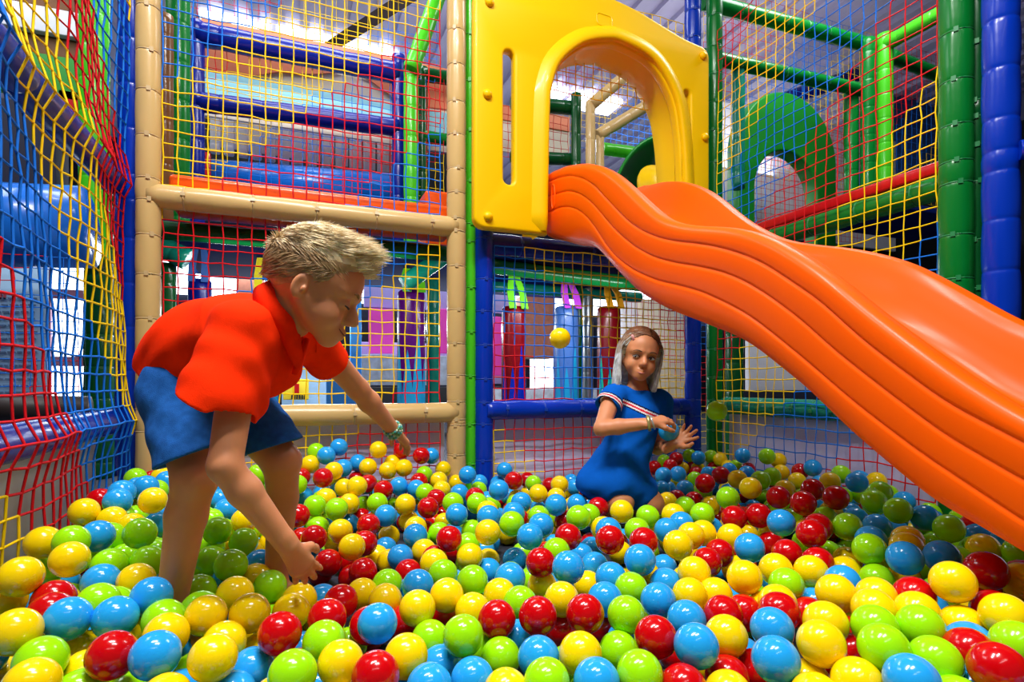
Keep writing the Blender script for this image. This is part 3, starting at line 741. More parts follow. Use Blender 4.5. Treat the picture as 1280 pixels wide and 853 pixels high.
FILL = """Y106,2055,161 G1503,1242,151 Y-401,1765,178 B191,2377,217 Y2073,1490,187 G543,1749,81 R148,1566,36 G-435,1705,170 G893,1603,135 G-255,1088,48 B787,1461,57 Y1415,1645,113 B452,2197,146 Y1631,1510,181 B1950,2352,178 Y536,1570,37 G748,1677,126 G-538,1614,122 G976,2247,125 B1666,1265,131 Y622,2438,180 Y363,1774,102 B272,1798,39 Y554,2241,165 Y549,2174,140 B254,2438,227 R278,2290,163 G88,2438,281 R696,900,36 B604,2112,133 B568,2438,242 B854,1516,54 Y2073,1955,208 Y235,1731,36 R70,1651,36 Y2073,2331,165 G1402,1149,82 B-224,2088,175 Y695,1829,36 Y1287,1723,124 Y2020,1890,165 B1420,1938,123 B37,2361,119 Y385,1999,70 R851,1693,99 Y-59,1173,48 B198,2175,36 G-121,2249,230 G522,2368,173 G16,2279,178 R1424,1742,113 G-397,1672,121 R2073,1837,175 G-166,1158,37 Y679,2438,116 R1828,2375,174 Y-467,1228,53 G104,1162,36 Y1358,1402,71 Y-281,1240,95 B1204,2297,86 R1755,2324,149 R1709,2393,134 G-234,1944,140 B-408,2246,222 Y850,1443,133 R477,2263,162 Y114,1954,36 Y1344,899,99 G-208,1736,112 B1897,1965,156 R631,1996,138 Y969,2004,113 B-538,1725,64 G1963,2438,179 G1773,2163,108 B-176,1088,38 R439,2438,270 G1822,1126,72 G737,2282,107 Y505,1966,60 B1057,901,78 G2073,2401,172 G272,2365,65 G-324,1305,126 R29,2346,195 R1143,2438,76 R472,1715,36 Y607,1784,132 G340,1048,44 G-418,2145,208 G2043,2016,36 Y398,2438,218 Y1113,1194,59 B-479,1184,108 R249,2252,38 B-199,1246,38 B1176,739,111 B762,2348,126 G1534,897,122 G1581,1005,54 G1981,1479,147 G1632,1263,36 G-457,2058,145 B1905,2083,153 G1801,2438,156 B1892,2211,119 R26,1996,45 R1476,1914,86 G1338,1166,115 G1516,1376,116 B1213,1405,108 R145,1720,36 R1027,2438,108 Y-439,2337,225 G584,1352,44 G1565,1858,117 Y804,1164,90 B685,2208,36 G-320,1668,128 R150,1207,36 R1918,1075,130 B1760,1357,121 Y1878,2389,120 G2014,1262,119 G1533,1456,128 G2063,2211,143 R250,2438,156 G404,2438,36 R1921,2336,101 B1236,2395,94 B548,1650,43 R375,1568,64 Y-61,1843,79 B16,1170,38 B1126,1259,36 B600,1743,39 B792,830,44 R899,1602,41 G1969,1138,129 B1742,899,147 B-143,1489,95 G659,1597,36 R2073,2138,139 R488,2052,42 Y1356,1307,109 G702,2037,89 B1961,2266,36 R1943,2044,36 B932,2100,46 B1542,2060,95 Y1652,1343,136 G1697,948,116 R398,2125,36 B871,2413,104 Y847,2118,94 R1428,709,153 B1690,1151,113 B1024,1862,36 B1766,1795,46 R700,1740,108 Y929,912,84 Y1971,2380,116 R1506,1699,45 B2073,1558,184 R429,1937,46 G1875,1186,114 R543,2150,46 Y49,1317,40 R1604,1307,97 B772,1613,45 G1455,1011,107 Y-111,1691,98 G1829,1322,127 G-452,1636,150 B951,532,100 B107,2411,114 B847,2214,88 B624,975,40 G1915,1511,137 G466,1544,42 Y1427,1235,126 B-479,2176,215 G-466,1942,168 B514,1883,42 G807,2032,93 Y1238,2436,36 Y1094,1358,45 B1668,1508,36 Y1032,2438,46 Y1146,1520,44 B1679,1426,129 G859,1785,93 B43,1017,36 B168,2364,126 B721,2113,97 R2073,2378,113 R936,758,36 Y166,2437,162 G2073,1445,146 G1009,1449,44 Y2073,2272,134 B60,1736,45 Y716,832,43 R1386,1450,118 G-46,1327,42 G67,2062,81 G-123,1891,115 G469,925,41 G1242,759,124 B974,1066,42 R976,1566,45 G1056,1080,38 R1992,2438,121 G942,966,36 B1696,1780,41 B2023,1696,146 B106,2127,40 B1658,1813,117 R1088,834,36 G-506,1644,44 B396,2204,37 B469,2161,38 Y809,1729,43 B1149,1118,46 B2030,1567,109 G1931,1107,46 R856,2360,43 G387,1829,46 R-486,2420,203 R1429,1553,116 Y1141,883,36 Y-26,969,58 Y-480,2233,174 G509,2377,40 R1334,735,141 R714,1546,46 B276,1398,42 Y1652,2161,115 B663,1325,43 Y1237,684,105 Y1734,1907,107 B665,2168,96 Y966,1218,40 Y807,1265,38 B182,1025,46 B1031,1615,38 B461,2252,37 Y-193,1946,46 R1470,1489,115 B650,1848,92 G453,825,36 Y1980,1297,44 G1288,1762,36 B322,2232,131 R1676,1387,42 Y993,1911,93 Y-434,1375,119 R1602,1418,128 B-523,1424,113 B1781,1385,37 G-101,2285,172 B387,1418,41 G775,2208,43 G102,2320,106 G-245,1670,71 B280,2367,143 G127,2272,43 R1196,1252,46 G392,2095,100 R1878,1376,116 B-390,2084,150 G-196,1874,122 Y1695,1953,39 B751,2064,38 G553,1430,37 B9,2096,41 Y855,2068,40 R227,1932,45 Y1113,1444,42 Y1077,1550,103 G304,2119,36 G1596,1525,115 G1676,1546,97 Y-48,1496,45 Y417,2426,126 R342,2327,110 G1736,1525,141 G1535,1219,37 G-75,2096,46 B1943,1211,114 R543,2414,104 Y203,2231,95 Y1460,874,133 B1176,2131,45 G2013,2306,98 B1829,1252,113 Y-107,1239,42 G581,1917,38 G-534,1906,177 R287,2062,75 B-237,2282,181 B1333,1334,42 R1097,1979,133 R13,1091,41 B410,2316,135 Y1926,2426,40 Y711,1627,81 R840,2162,39 G93,2131,124 Y1546,1072,99 G335,2436,113 R1490,1418,38 R609,791,37 B1495,1112,42 Y204,1845,39 R-432,2313,143 R1814,1476,126 B-405,1363,40 R798,2284,46 B1164,1371,44 G58,1815,41 B1733,1825,139 G-361,1774,111 R1951,1869,142 G211,1313,41 Y72,2201,112 B2073,2083,37 Y1654,1968,106 B-142,1322,46 R1174,1904,37 B1704,2407,41 R1481,2144,134 G1241,1872,66 G1722,1853,42 G1586,1130,129 B-331,1552,118 Y1455,1597,41 Y885,844,40 Y1182,1311,89 Y1448,774,129 G348,2343,40 B644,2279,98 B2043,2345,43 B-173,1689,42 B-27,1717,41 G890,1321,37 G690,1040,39 B-122,1968,38 B1971,1598,152 B1929,1792,117 R234,1457,38 G1798,1075,128 R-135,1794,90 G753,2140,37 G981,2257,38 G-331,1936,109 B1526,1484,46 G1678,864,113 B1621,1805,37 G1515,1559,44 B429,1349,44 G581,1199,37 G1598,1198,105 B1751,1224,112 G-387,2162,45 R166,2169,106 B291,2194,39 B1711,479,167 B1962,528,237 B1647,707,118 G66,1223,38 R1643,509,176 B1823,1968,129 B-537,1200,39 Y1873,1606,107 B1969,710,172 R2017,991,132 Y784,1530,39 B-519,2024,116 G1861,569,189 R-503,2428,128 B-105,2004,120 B-411,2220,134 B2062,1631,110 G2063,493,158 Y1743,1432,98 B1742,645,194 G1136,446,127 G1528,678,179 Y20,2166,45 G1847,237,210 B2072,223,225 Y1803,668,119 Y-140,2126,118 R1855,928,141 R-395,2417,175 R1713,1612,123 B-329,2329,178 Y1574,506,130 G1799,511,193 Y1971,215,142 Y1864,723,151 Y951,1879,38 B840,1649,45 G1900,127,38 G-26,701,37 R-538,305,44 G1592,1354,42 G1769,1911,38 Y2068,1056,41 B18,835,46 G418,1234,37 Y1399,592,38 B-228,1020,40 B-232,511,40 B927,2007,40 Y-432,1006,37 G-359,1493,42 R1323,1875,37 G281,694,46 B1747,1584,41 Y1073,2000,46 B1622,2314,39 Y447,2341,37 B134,625,44 B307,2430,46 B1047,1539,39 Y2062,767,41 G1798,2314,41 B692,2388,41 R1892,1430,40 G1713,791,38 Y220,812,43 G763,1789,38 R1992,359,42 B1885,521,37 G569,2028,42 R362,219,40 G446,439,40 R853,627,45 Y1295,1201,39 G1068,150,44 B-125,622,37 B1219,269,46 G1731,1319,46 B1151,2015,37 Y-371,549,40 B1621,1886,37 Y1419,784,46 G-112,1530,38 B1737,2256,37 G1012,1727,37 G947,1395,43 R810,166,38 B-203,2300,44 Y1314,1063,46 R215,410,37 G1136,775,46 Y712,547,46 B237,313,37 Y1483,1267,37 R1178,337,46 G375,1174,40 B-228,917,43 R1228,478,37 R90,1080,38 R1963,654,45 G1814,1449,39 G708,683,38 Y-537,2110,43 G-271,1595,37 G-225,129,38 G1335,2013,40 G681,125,45 Y191,734,43 Y456,216,38 Y-537,971,37 B542,2298,45 Y-530,385,44 G1217,1520,44 Y68,2356,41 B-527,1272,38 G1216,1082,42 G1741,1484,38 B-529,894,46 Y1591,593,41 B-338,2433,41 Y250,149,44 G1257,739,39 B1355,1716,44 G1876,463,183 G1693,535,123 B2067,583,113 G1976,766,116 Y1844,1541,118 R2027,281,172 R574,2295,111 Y-288,2252,128 Y-423,2145,104 B1878,1876,133 B1714,666,100 B867,166,100 Y-522,2128,183 G1792,744,169 B1152,827,97 Y1579,742,112 B1216,474,160 B1992,2147,108 G-79,2208,113 B1713,2029,111 Y-140,2425,196 B-421,2426,92 B-356,2166,134 Y1897,476,112 G2019,446,227 B1805,334,135 B-353,2244,98 Y2007,2229,94 Y2013,1427,109 R2065,750,191 Y2060,1750,114 B1963,143,161 G-8,2026,114 B2071,914,122 Y2071,1193,102 B1298,797,96 R1802,809,125 B1940,586,193 G1813,170,181 G1967,605,125 Y-267,2012,116 Y1484,614,187 R1655,1103,73 G1804,894,93 Y1941,1673,123 R936,132,116 G-517,2099,113 R2059,531,243 G-474,1280,103 G1603,651,149 G1248,1479,105 Y2057,384,244 B362,1302,43 B918,424,41 B1784,306,209 R611,252,79 Y1939,1470,74 G805,481,89 Y1509,630,101 Y25,2239,73 G1780,1685,104 B1517,541,192 Y2050,678,218 G1980,1724,88 G-301,2133,164 R1871,652,177 G1939,421,234 B1609,1760,113 G1858,125,131 G1028,191,115 Y1009,639,86 Y1803,1614,114 G1338,362,90 B2019,545,178 Y1605,372,104 B1337,654,109 B-254,846,71 B-426,1739,106 G527,2229,64 Y-399,1535,92 Y-294,2318,97 B-399,1899,101 Y1407,489,100 Y1924,1981,88 B1429,355,98 Y-28,2435,198 R1378,440,144 G960,435,112 Y714,308,93 Y1720,1756,147 G1699,418,109 R1992,989,48 Y1528,556,97 B612,338,81 R-41,2334,136 Y-503,1823,133 Y1657,2074,61 G-298,2062,165 G1126,553,100 B1017,122,96 Y1639,434,147 Y1582,954,108 B1519,1662,119 G1896,572,119 B1932,252,225 B1883,193,154 B1900,130,193 G2047,1116,119 G1845,1713,118 B1283,493,133 Y-46,1947,111 Y1450,436,134 Y1926,685,121 B958,201,117 R-537,2262,137 B-533,2186,136 B2003,416,90 B1004,333,120 Y1946,165,95 Y1601,847,77 B-26,2104,130 G1517,821,121 Y873,422,100 Y2063,665,103 Y1920,892,115 B-513,2331,140 Y-348,2392,125 R1917,364,153 R-140,2369,151 G1338,573,107 G1624,460,81 B-320,2227,189 Y1351,509,162 G-242,2392,166 Y1501,1296,101 B2000,866,125 Y-174,2405,100 Y1844,419,105 B1796,134,95 G1950,1393,107 B1852,380,218 R1932,975,117 G1902,1297,112 R1957,535,122 B1812,1853,119 G1909,279,148 B-175,2221,108 G-67,2411,110 B1663,615,136 G-269,2173,104 R2069,312,235 G2073,598,191 G1996,644,184 G-444,1977,108 G1203,545,141 Y1954,448,165 Y1998,152,224 B-451,1062,95 Y1600,586,176 B-529,1753,144 G-228,1813,97 G1549,419,116 G1232,1125,99 R480,2334,115 Y708,425,88 Y851,268,107 Y1074,250,110 B1466,541,132 B2008,1859,92 Y1742,585,136 Y-435,1833,117 G2057,805,142 Y2032,365,153 Y-497,1923,103 Y1415,594,139 Y1841,525,135 R1990,2034,117 R-309,2430,178 B933,335,112 B-346,2013,137 G2072,241,99 Y1788,429,157 Y1761,2393,84 G1463,689,90 Y1787,482,87 R-279,1741,132 B824,362,101 Y1977,308,223 G1872,819,153 Y1712,778,139 R2059,164,178 R1801,255,136 B1437,1377,115 B1039,406,111 R1264,593,136 B1262,427,113 Y1733,542,211 G1930,2131,38 B2050,2262,43 B214,2407,46 B-382,324,40 G-163,2363,39 Y146,2042,43 B-403,1835,42 G1000,392,44 G1248,335,37 B1665,399,44 Y677,480,39 Y1844,456,39 R-257,721,40 Y1135,2337,38 G1472,900,38 B1112,2078,42 B1733,265,40 B1803,1294,38 B579,605,42 B843,443,37 G1914,1200,41 R-188,590,43 G-112,1740,38 Y1752,428,41 B-536,2308,40 Y1649,1687,40 R753,123,44 G-9,2379,45 B940,601,41 R177,143,43 G250,506,46 G1142,989,40 Y1811,2230,43 R907,1778,40 G1630,2157,44 B1825,821,39 B1043,2361,38 Y-459,388,42 G1683,1616,46 R707,354,38 B1402,314,41 G1021,988,43 B756,2352,46 G1282,1949,42 B818,237,41 B169,343,41 Y1901,333,40 B405,158,39 B-400,627,46 G191,2334,43 Y1818,1616,43 G-444,175,44 Y2058,622,41 R1202,406,38 Y657,291,40 B-490,2040,46 Y1431,985,44 G709,1469,46 G481,533,43 G-261,1182,41 G1332,2093,43 B241,2002,39 Y1205,1438,45 Y1922,941,39 B1743,856,46 B-530,722,46 R2040,1405,40 R1835,1699,37 G-244,205,46 Y-93,2170,46 B736,1698,41 R1524,1771,38 G1257,882,39 R2045,546,42 Y1635,786,43 G1386,867,39 R758,1098,41 B1244,1017,37 B-37,2218,45 G1611,344,38 B1723,2054,37 G1797,1532,45 R671,607,46 R1368,1017,41 R-5,633,42 B1855,727,40 R929,234,46 Y-474,1964,44 B2051,871,44 G-423,1291,43 Y-486,2171,46 Y37,128,41 G652,1900,43 G-40,879,39 B-291,1524,40 R-163,788,37 B709,1983,41 Y817,311,43 Y1894,797,37 G356,605,43 Y774,924,42 Y1917,1025,45 B2066,422,44 Y1183,685,41 G1495,830,40 Y1059,496,46 G653,195,38 R2061,1836,46 G-97,746,37 B-148,141,42 G58,596,43 B277,767,41 G627,1419,38 G-272,2274,37 G1474,2337,43 B1879,1761,44 G882,1032,37 G1802,674,46 R1057,604,42 Y1373,2322,43 Y1520,367,41 R-149,2079,39 G2011,1172,41 G1367,1231,39 G516,460,40 B1276,1660,44 Y730,1905,43 B1595,1621,44 G1625,932,45 G1734,1716,46 G1369,518,44 B979,1663,41 B1091,1916,43 R1253,1583,37 Y-190,856,38 Y-33,203,41 R83,2214,37 Y-238,2048,40 R-444,1543,37 B1962,2364,43 Y-257,1432,43 R-171,1579,45 B140,2394,41 R-504,1355,39 R-393,2244,37 Y161,479,46 G1620,1176,41 B-75,301,38 B1338,2438,83 R1405,2438,109 B1282,2228,76 B1381,2241,75 R1272,2029,108 G1211,1929,108 Y1465,2254,75 B1570,2369,36 G1280,1834,142 R1460,2029,36 Y961,150,39 G1074,414,37 G1738,606,39 G2028,2143,39 Y1973,1370,43 Y-4,2302,43 Y405,505,38 R-368,819,43 Y-390,2381,37 G-515,228,38 G1956,576,44 R1890,2304,40 Y-256,1855,44 R-300,910,43 R1860,908,46 Y522,670,42 Y846,1197,40 G1407,1490,37 Y1843,1014,40 R-293,285,45 G97,237,40 B-381,712,41 G261,239,37 B512,1352,37 G281,370,42 B1868,1507,45 B47,388,40 Y-310,1911,45 G101,316,41 B969,689,37 B914,2198,43 G1707,2321,43 Y324,149,42 G847,517,44 Y666,1127,41 Y1994,1502,38 B1588,1093,37 G2016,196,42 Y25,762,39 Y1813,582,44 B-468,844,40 G1236,1331,39 Y1332,287,44 G1258,2063,44 G2046,1323,40 Y533,224,42 G1374,1785,38 Y-473,654,37 B1630,273,45 Y1276,1123,39 B711,1393,41 B325,476,42 G1602,1956,43 Y-472,1795,46 B2069,1746,37 G1661,628,43 Y1949,1772,38 Y452,287,37 R1029,1255,46 G1422,1319,38 Y1278,547,41 Y-316,1669,37 Y1752,1234,40 Y-398,470,46 B1241,637,38 Y2002,1662,45 Y75,893,43 B594,2094,42 Y495,345,37 B-134,489,40 G125,763,38 G211,665,41 R694,2312,38 B1208,795,43 G-213,1497,39 B1339,2191,44 Y827,712,44 G2073,2429,46 B-529,579,42 G1592,2243,42 G-532,1486,42 Y339,2265,45 Y1092,2264,39 G-375,132,44 G437,614,45 B361,1488,46 B1479,509,42 G1825,1199,38 B1902,1667,46 G1596,2435,44 G1867,2048,40 G1134,496,39 Y-1,1388,44 G1285,406,43 Y39,1889,37 R1971,889,40 Y1207,939,39 B789,1357,41 G921,348,41 G-452,2288,41 Y-281,1990,43 B1201,553,37 G-365,1423,43 Y418,716,41 G1484,594,39 R-393,1950,39 B527,816,37 R-461,2380,39 Y1912,425,38 Y-462,312,38 R-131,2289,41 R-105,1896,44 B1972,291,44 Y1572,503,46 Y-314,1345,39 B1797,2150,37 G-120,1424,39 Y1948,220,46 Y1652,712,44 R1310,1526,42 Y1590,1528,43 G1717,2127,38 R1942,1849,41 R1895,1593,39 Y1361,429,41 G-299,141,41 B137,546,38 B560,293,46 G-316,666,43 Y1964,762,37 G1741,521,42 G-532,2392,45 B1821,259,44 Y1426,2419,43 Y770,1013,39 R364,300,42 G-513,147,46 B-261,2433,44 Y795,2410,38 B-154,416,42 B-12,1791,44 Y1480,748,41 Y890,137,39 R1,454,37 Y-299,789,40 B-518,1571,40 Y-65,121,40 G-446,2110,41 G-289,1755,39 G-328,1836,43 B950,493,40 B1807,338,41 B-103,836,46 G976,1142,40 Y-313,1272,38 G1680,995,46 Y739,266,38 G626,424,45 G-138,910,45 B573,134,44 Y-393,1168,42 B1586,1718,40 B-251,2359,46 G1444,1772,37 B176,214,46 Y265,617,42 Y1212,1171,39 G-114,1634,40 Y1972,1596,46 Y139,859,43 B1806,2433,41 Y492,153,42 Y-537,822,42 Y-245,359,41 G1807,1981,39 Y1711,1072,39 B135,405,39 R1666,862,43 G860,1102,38 G-321,491,37 Y-60,488,44 G1292,1449,45 B-356,1581,40 Y1857,1367,43 R-537,470,42 R869,1850,46 B933,2438,46 Y1226,2183,43 R893,2278,45 Y-430,1656,37 B-512,2241,39 Y1745,946,38 G-188,682,40 Y1258,2295,37 G354,679,44 B945,2363,43 B-256,431,46 Y-293,981,44 B-378,1056,45 G1991,1065,37 G-191,310,46 B1488,285,41 R-40,795,37 G1907,1308,38 B1554,886,40 G1544,2181,41 R996,2034,39 B1974,462,38 B-462,933,37 B1330,615,37 G1522,1330,40 B1411,1669,42 Y-515,1047,40 Y1736,714,43 G995,320,38 B806,1980,42 G-122,208,46 B1718,345,46 G625,2331,46 Y1866,201,37 Y1426,400,39 B1132,628,45 B786,568,43 Y-163,1847,38 B1109,312,39 B971,1950,39 B114,994,41 B98,692,46 G-78,2340,37 Y-29,1920,46 Y2068,1504,45 G1304,475,37 G-373,1745,46 Y1555,434,43 G1502,1019,45 B-210,2149,46 Y761,426,39 G-442,774,40 G-284,590,44 Y787,1856,44 G604,517,46 Y1504,2427,44 G-23,1257,39 B1590,2054,41 Y-474,531,43 R1314,943,42 G558,400,41 R1667,533,41 R728,195,40 B-448,1117,38 G2011,706,45 Y-128,2434,40 B1023,215,37 G1446,1204,41 B1444,1844,39 R100,166,39 Y1561,777,40 G-315,2161,46 G2052,947,45 G1397,2064,40 G488,1175,43 B-387,928,40 Y-360,2307,40 B1542,1880,40 R1035,2170,41 G-203,2225,40 G-495,1877,37 G-374,235,39 Y483,1280,42 R2073,1600,38 B2031,1241,42 B68,491,41 Y763,1191,37 B599,2202,46 B1210,1966,45 G1466,2102,37 G1854,2380,46 R998,554,45 G-40,2028,39 R204,574,37 Y2049,1944,41 B388,381,40 Y-31,553,38 B6,309,40 B1542,665,44 Y1286,2366,43 B-78,402,38 R-443,1425,39 G1361,1577,37 B1526,1972,43 B37,2437,42 G-327,2060,44 Y-322,377,45 B1890,648,46 Y1409,699,44 R-398,2029,40 G2021,122,43 G1321,705,45 Y1729,1142,40 G1790,188,40 G1783,1062,41 G381,1727,39 R875,1954,40 Y2046,284,46 R1349,775,37 R-521,1123,39 R-209,1751,39 R1089,721,38 Y2059,353,75"""
RB = .0365
def ball_mesh(name, m):
    """hollow play ball: a sphere with a moulding seam and a small round gate mark"""
    mb = MB(); seg, rings = 40, 28
    rows = []
    for i in range(rings + 1):
        th = PI * i / rings; row = []
        for k in range(seg):
            a = 2 * PI * k / seg; z = math.cos(th)
            r = RB * (1 + .004 * math.exp(-(z / .03) ** 2))
            for g in (.30, ): r -= RB * .010 * math.exp(-((math.sin(th) - g) / .035) ** 2)
            row.append((r * math.sin(th) * math.cos(a), r * math.sin(th) * math.sin(a), r * z))
        rows.append(row)
    mb.grid(rows, closed_v=True)
    me = bpy.data.meshes.new(name); me.from_pydata(mb.v, [], mb.f); me.materials.append(m)
    me.polygons.foreach_set('use_smooth', mb.s); me.update(); return me
BALL_ME = {k: ball_mesh('play_ball_' + n, M_BALL[k]) for k, n in (('Y', 'yellow'), ('R', 'red'), ('B', 'blue'), ('G', 'green'))}
def play_ball(c, p, label, group='play balls of the pit'):
    o = bpy.data.objects.new('play_ball', BALL_ME[c]); COL.objects.link(o); o.location = p
    o.rotation_euler = (rnd.uniform(0, 6.3), rnd.uniform(0, 6.3), rnd.uniform(0, 6.3))
    return tag(o, label, 'ball', group)
for ln in BALLS.split('\n'):
    a, lb = ln.split('|'); c, x, y, z = a.split()
    play_ball(c, (int(x) / 1e4, int(y) / 1e4, int(z) / 1e4), lb)
play_ball('Y', P(700, 423, 1.95), 'yellow play ball flying in mid-air left of the girl', 'balls in the air')
play_ball('G', P(896, 514, 2.02), 'green play ball in the air beside the girl\'s hands', 'balls in the air')
play_ball('B', P(836, 539, 1.99), 'blue play ball held between the girl\'s hands', 'balls in the air')
fb = MB()
for w in FILL.split(' '):
    x, y, z = (int(q) / 1000 for q in w[1:].split(','))
    fb.ball((x, y, z), RB, 14, 9, 'YRBG'.index(w[0]))
o = fb.build('play_balls', [M_BALL[k] for k in 'YRBG'])
tag(o, 'the lower layers of mixed coloured balls showing in the gaps of the pit', 'balls', kind='stuff')
# ================================================================ the orange slide
M_SLIDE = mat('orange_slide_plastic', (255, 92, 0), rough=.42, spec=.10, coat=.10, crough=.18, bump=.05, bscale=350)
M_PANEL = mat('yellow_panel_plastic', (244, 196, 0), rough=.36, spec=.18, coat=.1, bump=.05, bscale=350)
XN, XF = 1.12, 1.65
def curve_of(pts, X):
    """picture polyline read on the plane x = X -> function height(Y)"""
    q = sorted((PX(px, py, X).y, PX(px, py, X).z) for px, py in pts)
    ys = np.array([a for a, _ in q]); zs = np.array([b for _, b in q])
    # extend the run-out towards the pit floor beyond the picture
    s = (zs[3] - zs[0]) / (ys[3] - ys[0])
    ya = np.array([.15, .30]); za = zs[0] + (ya - ys[0]) * s * np.array([.55, .75])
    ys = np.concatenate([ya, ys]); zs = np.concatenate([za, zs])
    g = np.linspace(.15, 2.44, 140); z = np.interp(g, ys, zs)
    k = np.array([1, 3, 4, 3, 1.]); k /= k.sum()
    for _ in range(2):
        zp = np.concatenate([z[:1].repeat(2), z, z[-1:].repeat(2)]); z2 = np.convolve(zp, k, 'valid'); z2[:2] = z[:2]; z2[-2:] = z[-2:]; z = z2
    return g, z
top = [(686, 214), (705, 206), (728, 203), (745.6, 206.7), (761, 215.5), (775.4, 228), (793, 245), (807, 258.5), (824, 272), (841.6, 278), (859, 281), (878.5, 282), (899.6, 282.7), (917, 284.5), (940, 290), (960, 298), (985, 312), (1010, 328), (1040, 350), (1075, 380), (1110, 407), (1150, 437), (1200, 473), (1240, 498), (1280, 522)]
g1 = [(680, 229), (688.5, 226), (696.4, 222.5), (712, 219), (728, 222.5), (742, 231), (754, 244.5), (768.4, 260), (784, 276), (802, 288.4), (824, 297.6), (847, 302), (868, 304), (889, 307), (912, 312.6), (935, 320.5), (956, 330), (986, 350), (1024.5, 376), (1063, 412), (1094, 438), (1181.5, 503), (1280, 554)]
g2 = [(680, 247), (696.4, 242), (708.7, 238.3), (722.7, 241), (737, 250.6), (749, 264), (761, 279), (775.5, 294), (794, 309), (817, 321.6), (845, 328.7), (873, 333), (904, 340), (934, 353), (962.5, 371), (1000, 399), (1045, 440), (1118, 497), (1181, 544), (1280, 601)]
g3 = [(680, 268), (688.5, 264), (698, 259.4), (710, 258), (722.7, 262), (735, 272.6), (746, 288), (758.6, 308.7), (775, 326), (794, 339), (822, 351), (850, 357), (878, 365), (906, 378), (934, 393), (958, 410.7), (981, 429.5), (1000, 444.7), (1071, 506), (1150, 566), (1280, 652)]
bot = [(676, 297), (694.6, 300.7), (712, 306), (729.7, 308), (740, 311), (749, 320), (761, 334.5), (775, 350), (794, 368.5), (810, 379), (831, 391), (855, 400), (878, 409.5), (899, 418), (923, 429), (946, 444.7), (969.5, 464.6), (1000, 489), (1055, 544), (1102, 585.6), (1162, 636), (1229, 674), (1280, 706)]
far = [(799, 243), (806, 238.7), (824, 232.5), (841.6, 228.5), (859, 227.8), (876.7, 231.7), (894, 238.7), (912, 251), (929.5, 266), (947, 279), (964.7, 288.8), (986, 299), (1011.6, 305), (1042.5, 308.5), (1068, 310.8), (1094, 315), (1125, 322), (1156, 332), (1187, 347.7), (1218, 364.4), (1243.6, 378.6), (1280, 399)]
gy, zt_ = curve_of(top, XN); z1_ = curve_of(g1, XN)[1]; z2_ = curve_of(g2, XN)[1]; z3_ = curve_of(g3, XN)[1]; zb_ = curve_of(bot, XN)[1]; zf_ = curve_of(far, XF)[1]
rows = []
for i, y in enumerate(gy):
    t, a, b, c, d, f = zt_[i], z1_[i], z2_[i], z3_[i], zb_[i], zf_[i]
    f = f if y < 2.3 else lerp(f, t, .3)
    dp = min(.17, (t - d) * .62)                       # depth of the trough
    bed = t - dp
    pr = []
    # near side, from the rolled bottom edge up over three stepped grooves to the rounded rim
    pr += [(XN + .10, d + .012), (XN + .05, d + .002), (XN + .018, d + .012), (XN + .004, d + .035)]
    for g in (c, b, a):
        pr += [(XN, g - .013), (XN + .0006, g - .006), (XN + .0040, g - .0015), (XN + .0045, g + .001), (XN + .0015, g + .0035), (XN, g + .008)]
    e = min(.028, (t - a) * .6)
    for q in range(6):
        an = PI / 2 * q / 5; pr.append((XN + e * (1 - math.cos(an)), t - e + e * math.sin(an)))
    pr += [(XN + .045, t - .001), (XN + .052, t - .006), (XN + .058, t - .004)]
    for q in range(7):                                  # inner wall and bed
        s = q / 6; pr.append((XN + .062 + .075 * s, t - .008 - (dp - .008) * (1 - math.cos(s * PI / 2)) if False else t - .008 - (dp - .008) * math.sin(s * PI / 2) ** 1.2))
    bf = f - dp
    for q in range(1, 8):
        s = q / 8; pr.append((lerp(XN + .137, XF - .137, s), lerp(bed, bf, s) - .012 * math.sin(PI * s)))
    for q in range(7):
        s = 1 - q / 6; pr.append((XF - .062 - .075 * s, f - .008 - (dp - .008) * math.sin(s * PI / 2) ** 1.2))
    pr += [(XF - .058, f - .004), (XF - .050, f - .005), (XF - .042, f - .001)]
    for q in range(6):
        an = PI / 2 * (1 - q / 5); pr.append((XF - e * (1 - math.cos(an)), f - e + e * math.sin(an)))
    h = f - t
    pr += [(XF, lerp(a, b, .5) + h), (XF, b + h), (XF, c + h), (XF - .004, d + .035 + h), (XF - .018, d + .012 + h), (XF - .05, d + .002 + h), (XF - .10, d + .012 + h)]
    # the open underside: an inner skin a few millimetres above
    pr += [(XF - .10, max(d + .03 + h, bf - .03)), (XN + .10, max(d + .03, bed - .03))]
    rows.append([(x, y, z) for x, z in pr])
mb = MB(); mb.grid(rows, closed_v=True)
n = len(rows[0])
for k, off in ((0, 0), (1, (len(rows) - 1) * n)):
    pass
sl = mb.build('slide', M_SLIDE, fix=True)
tag(sl, 'big wavy orange plastic slide coming down into the balls on the right', 'slide')
# the oval dimple moulded where the slide meets the panel
dm = MB()
c0 = PX(692, 246, XN)
dm.tube([c0 + Vector((-.002, .022 * math.cos(a) * .8, .055 * math.sin(a))) for a in [2 * PI * k / 20 for k in range(20)]], .004, 6, closed=True)
dm.build('moulded_oval', M_SLIDE, sl)
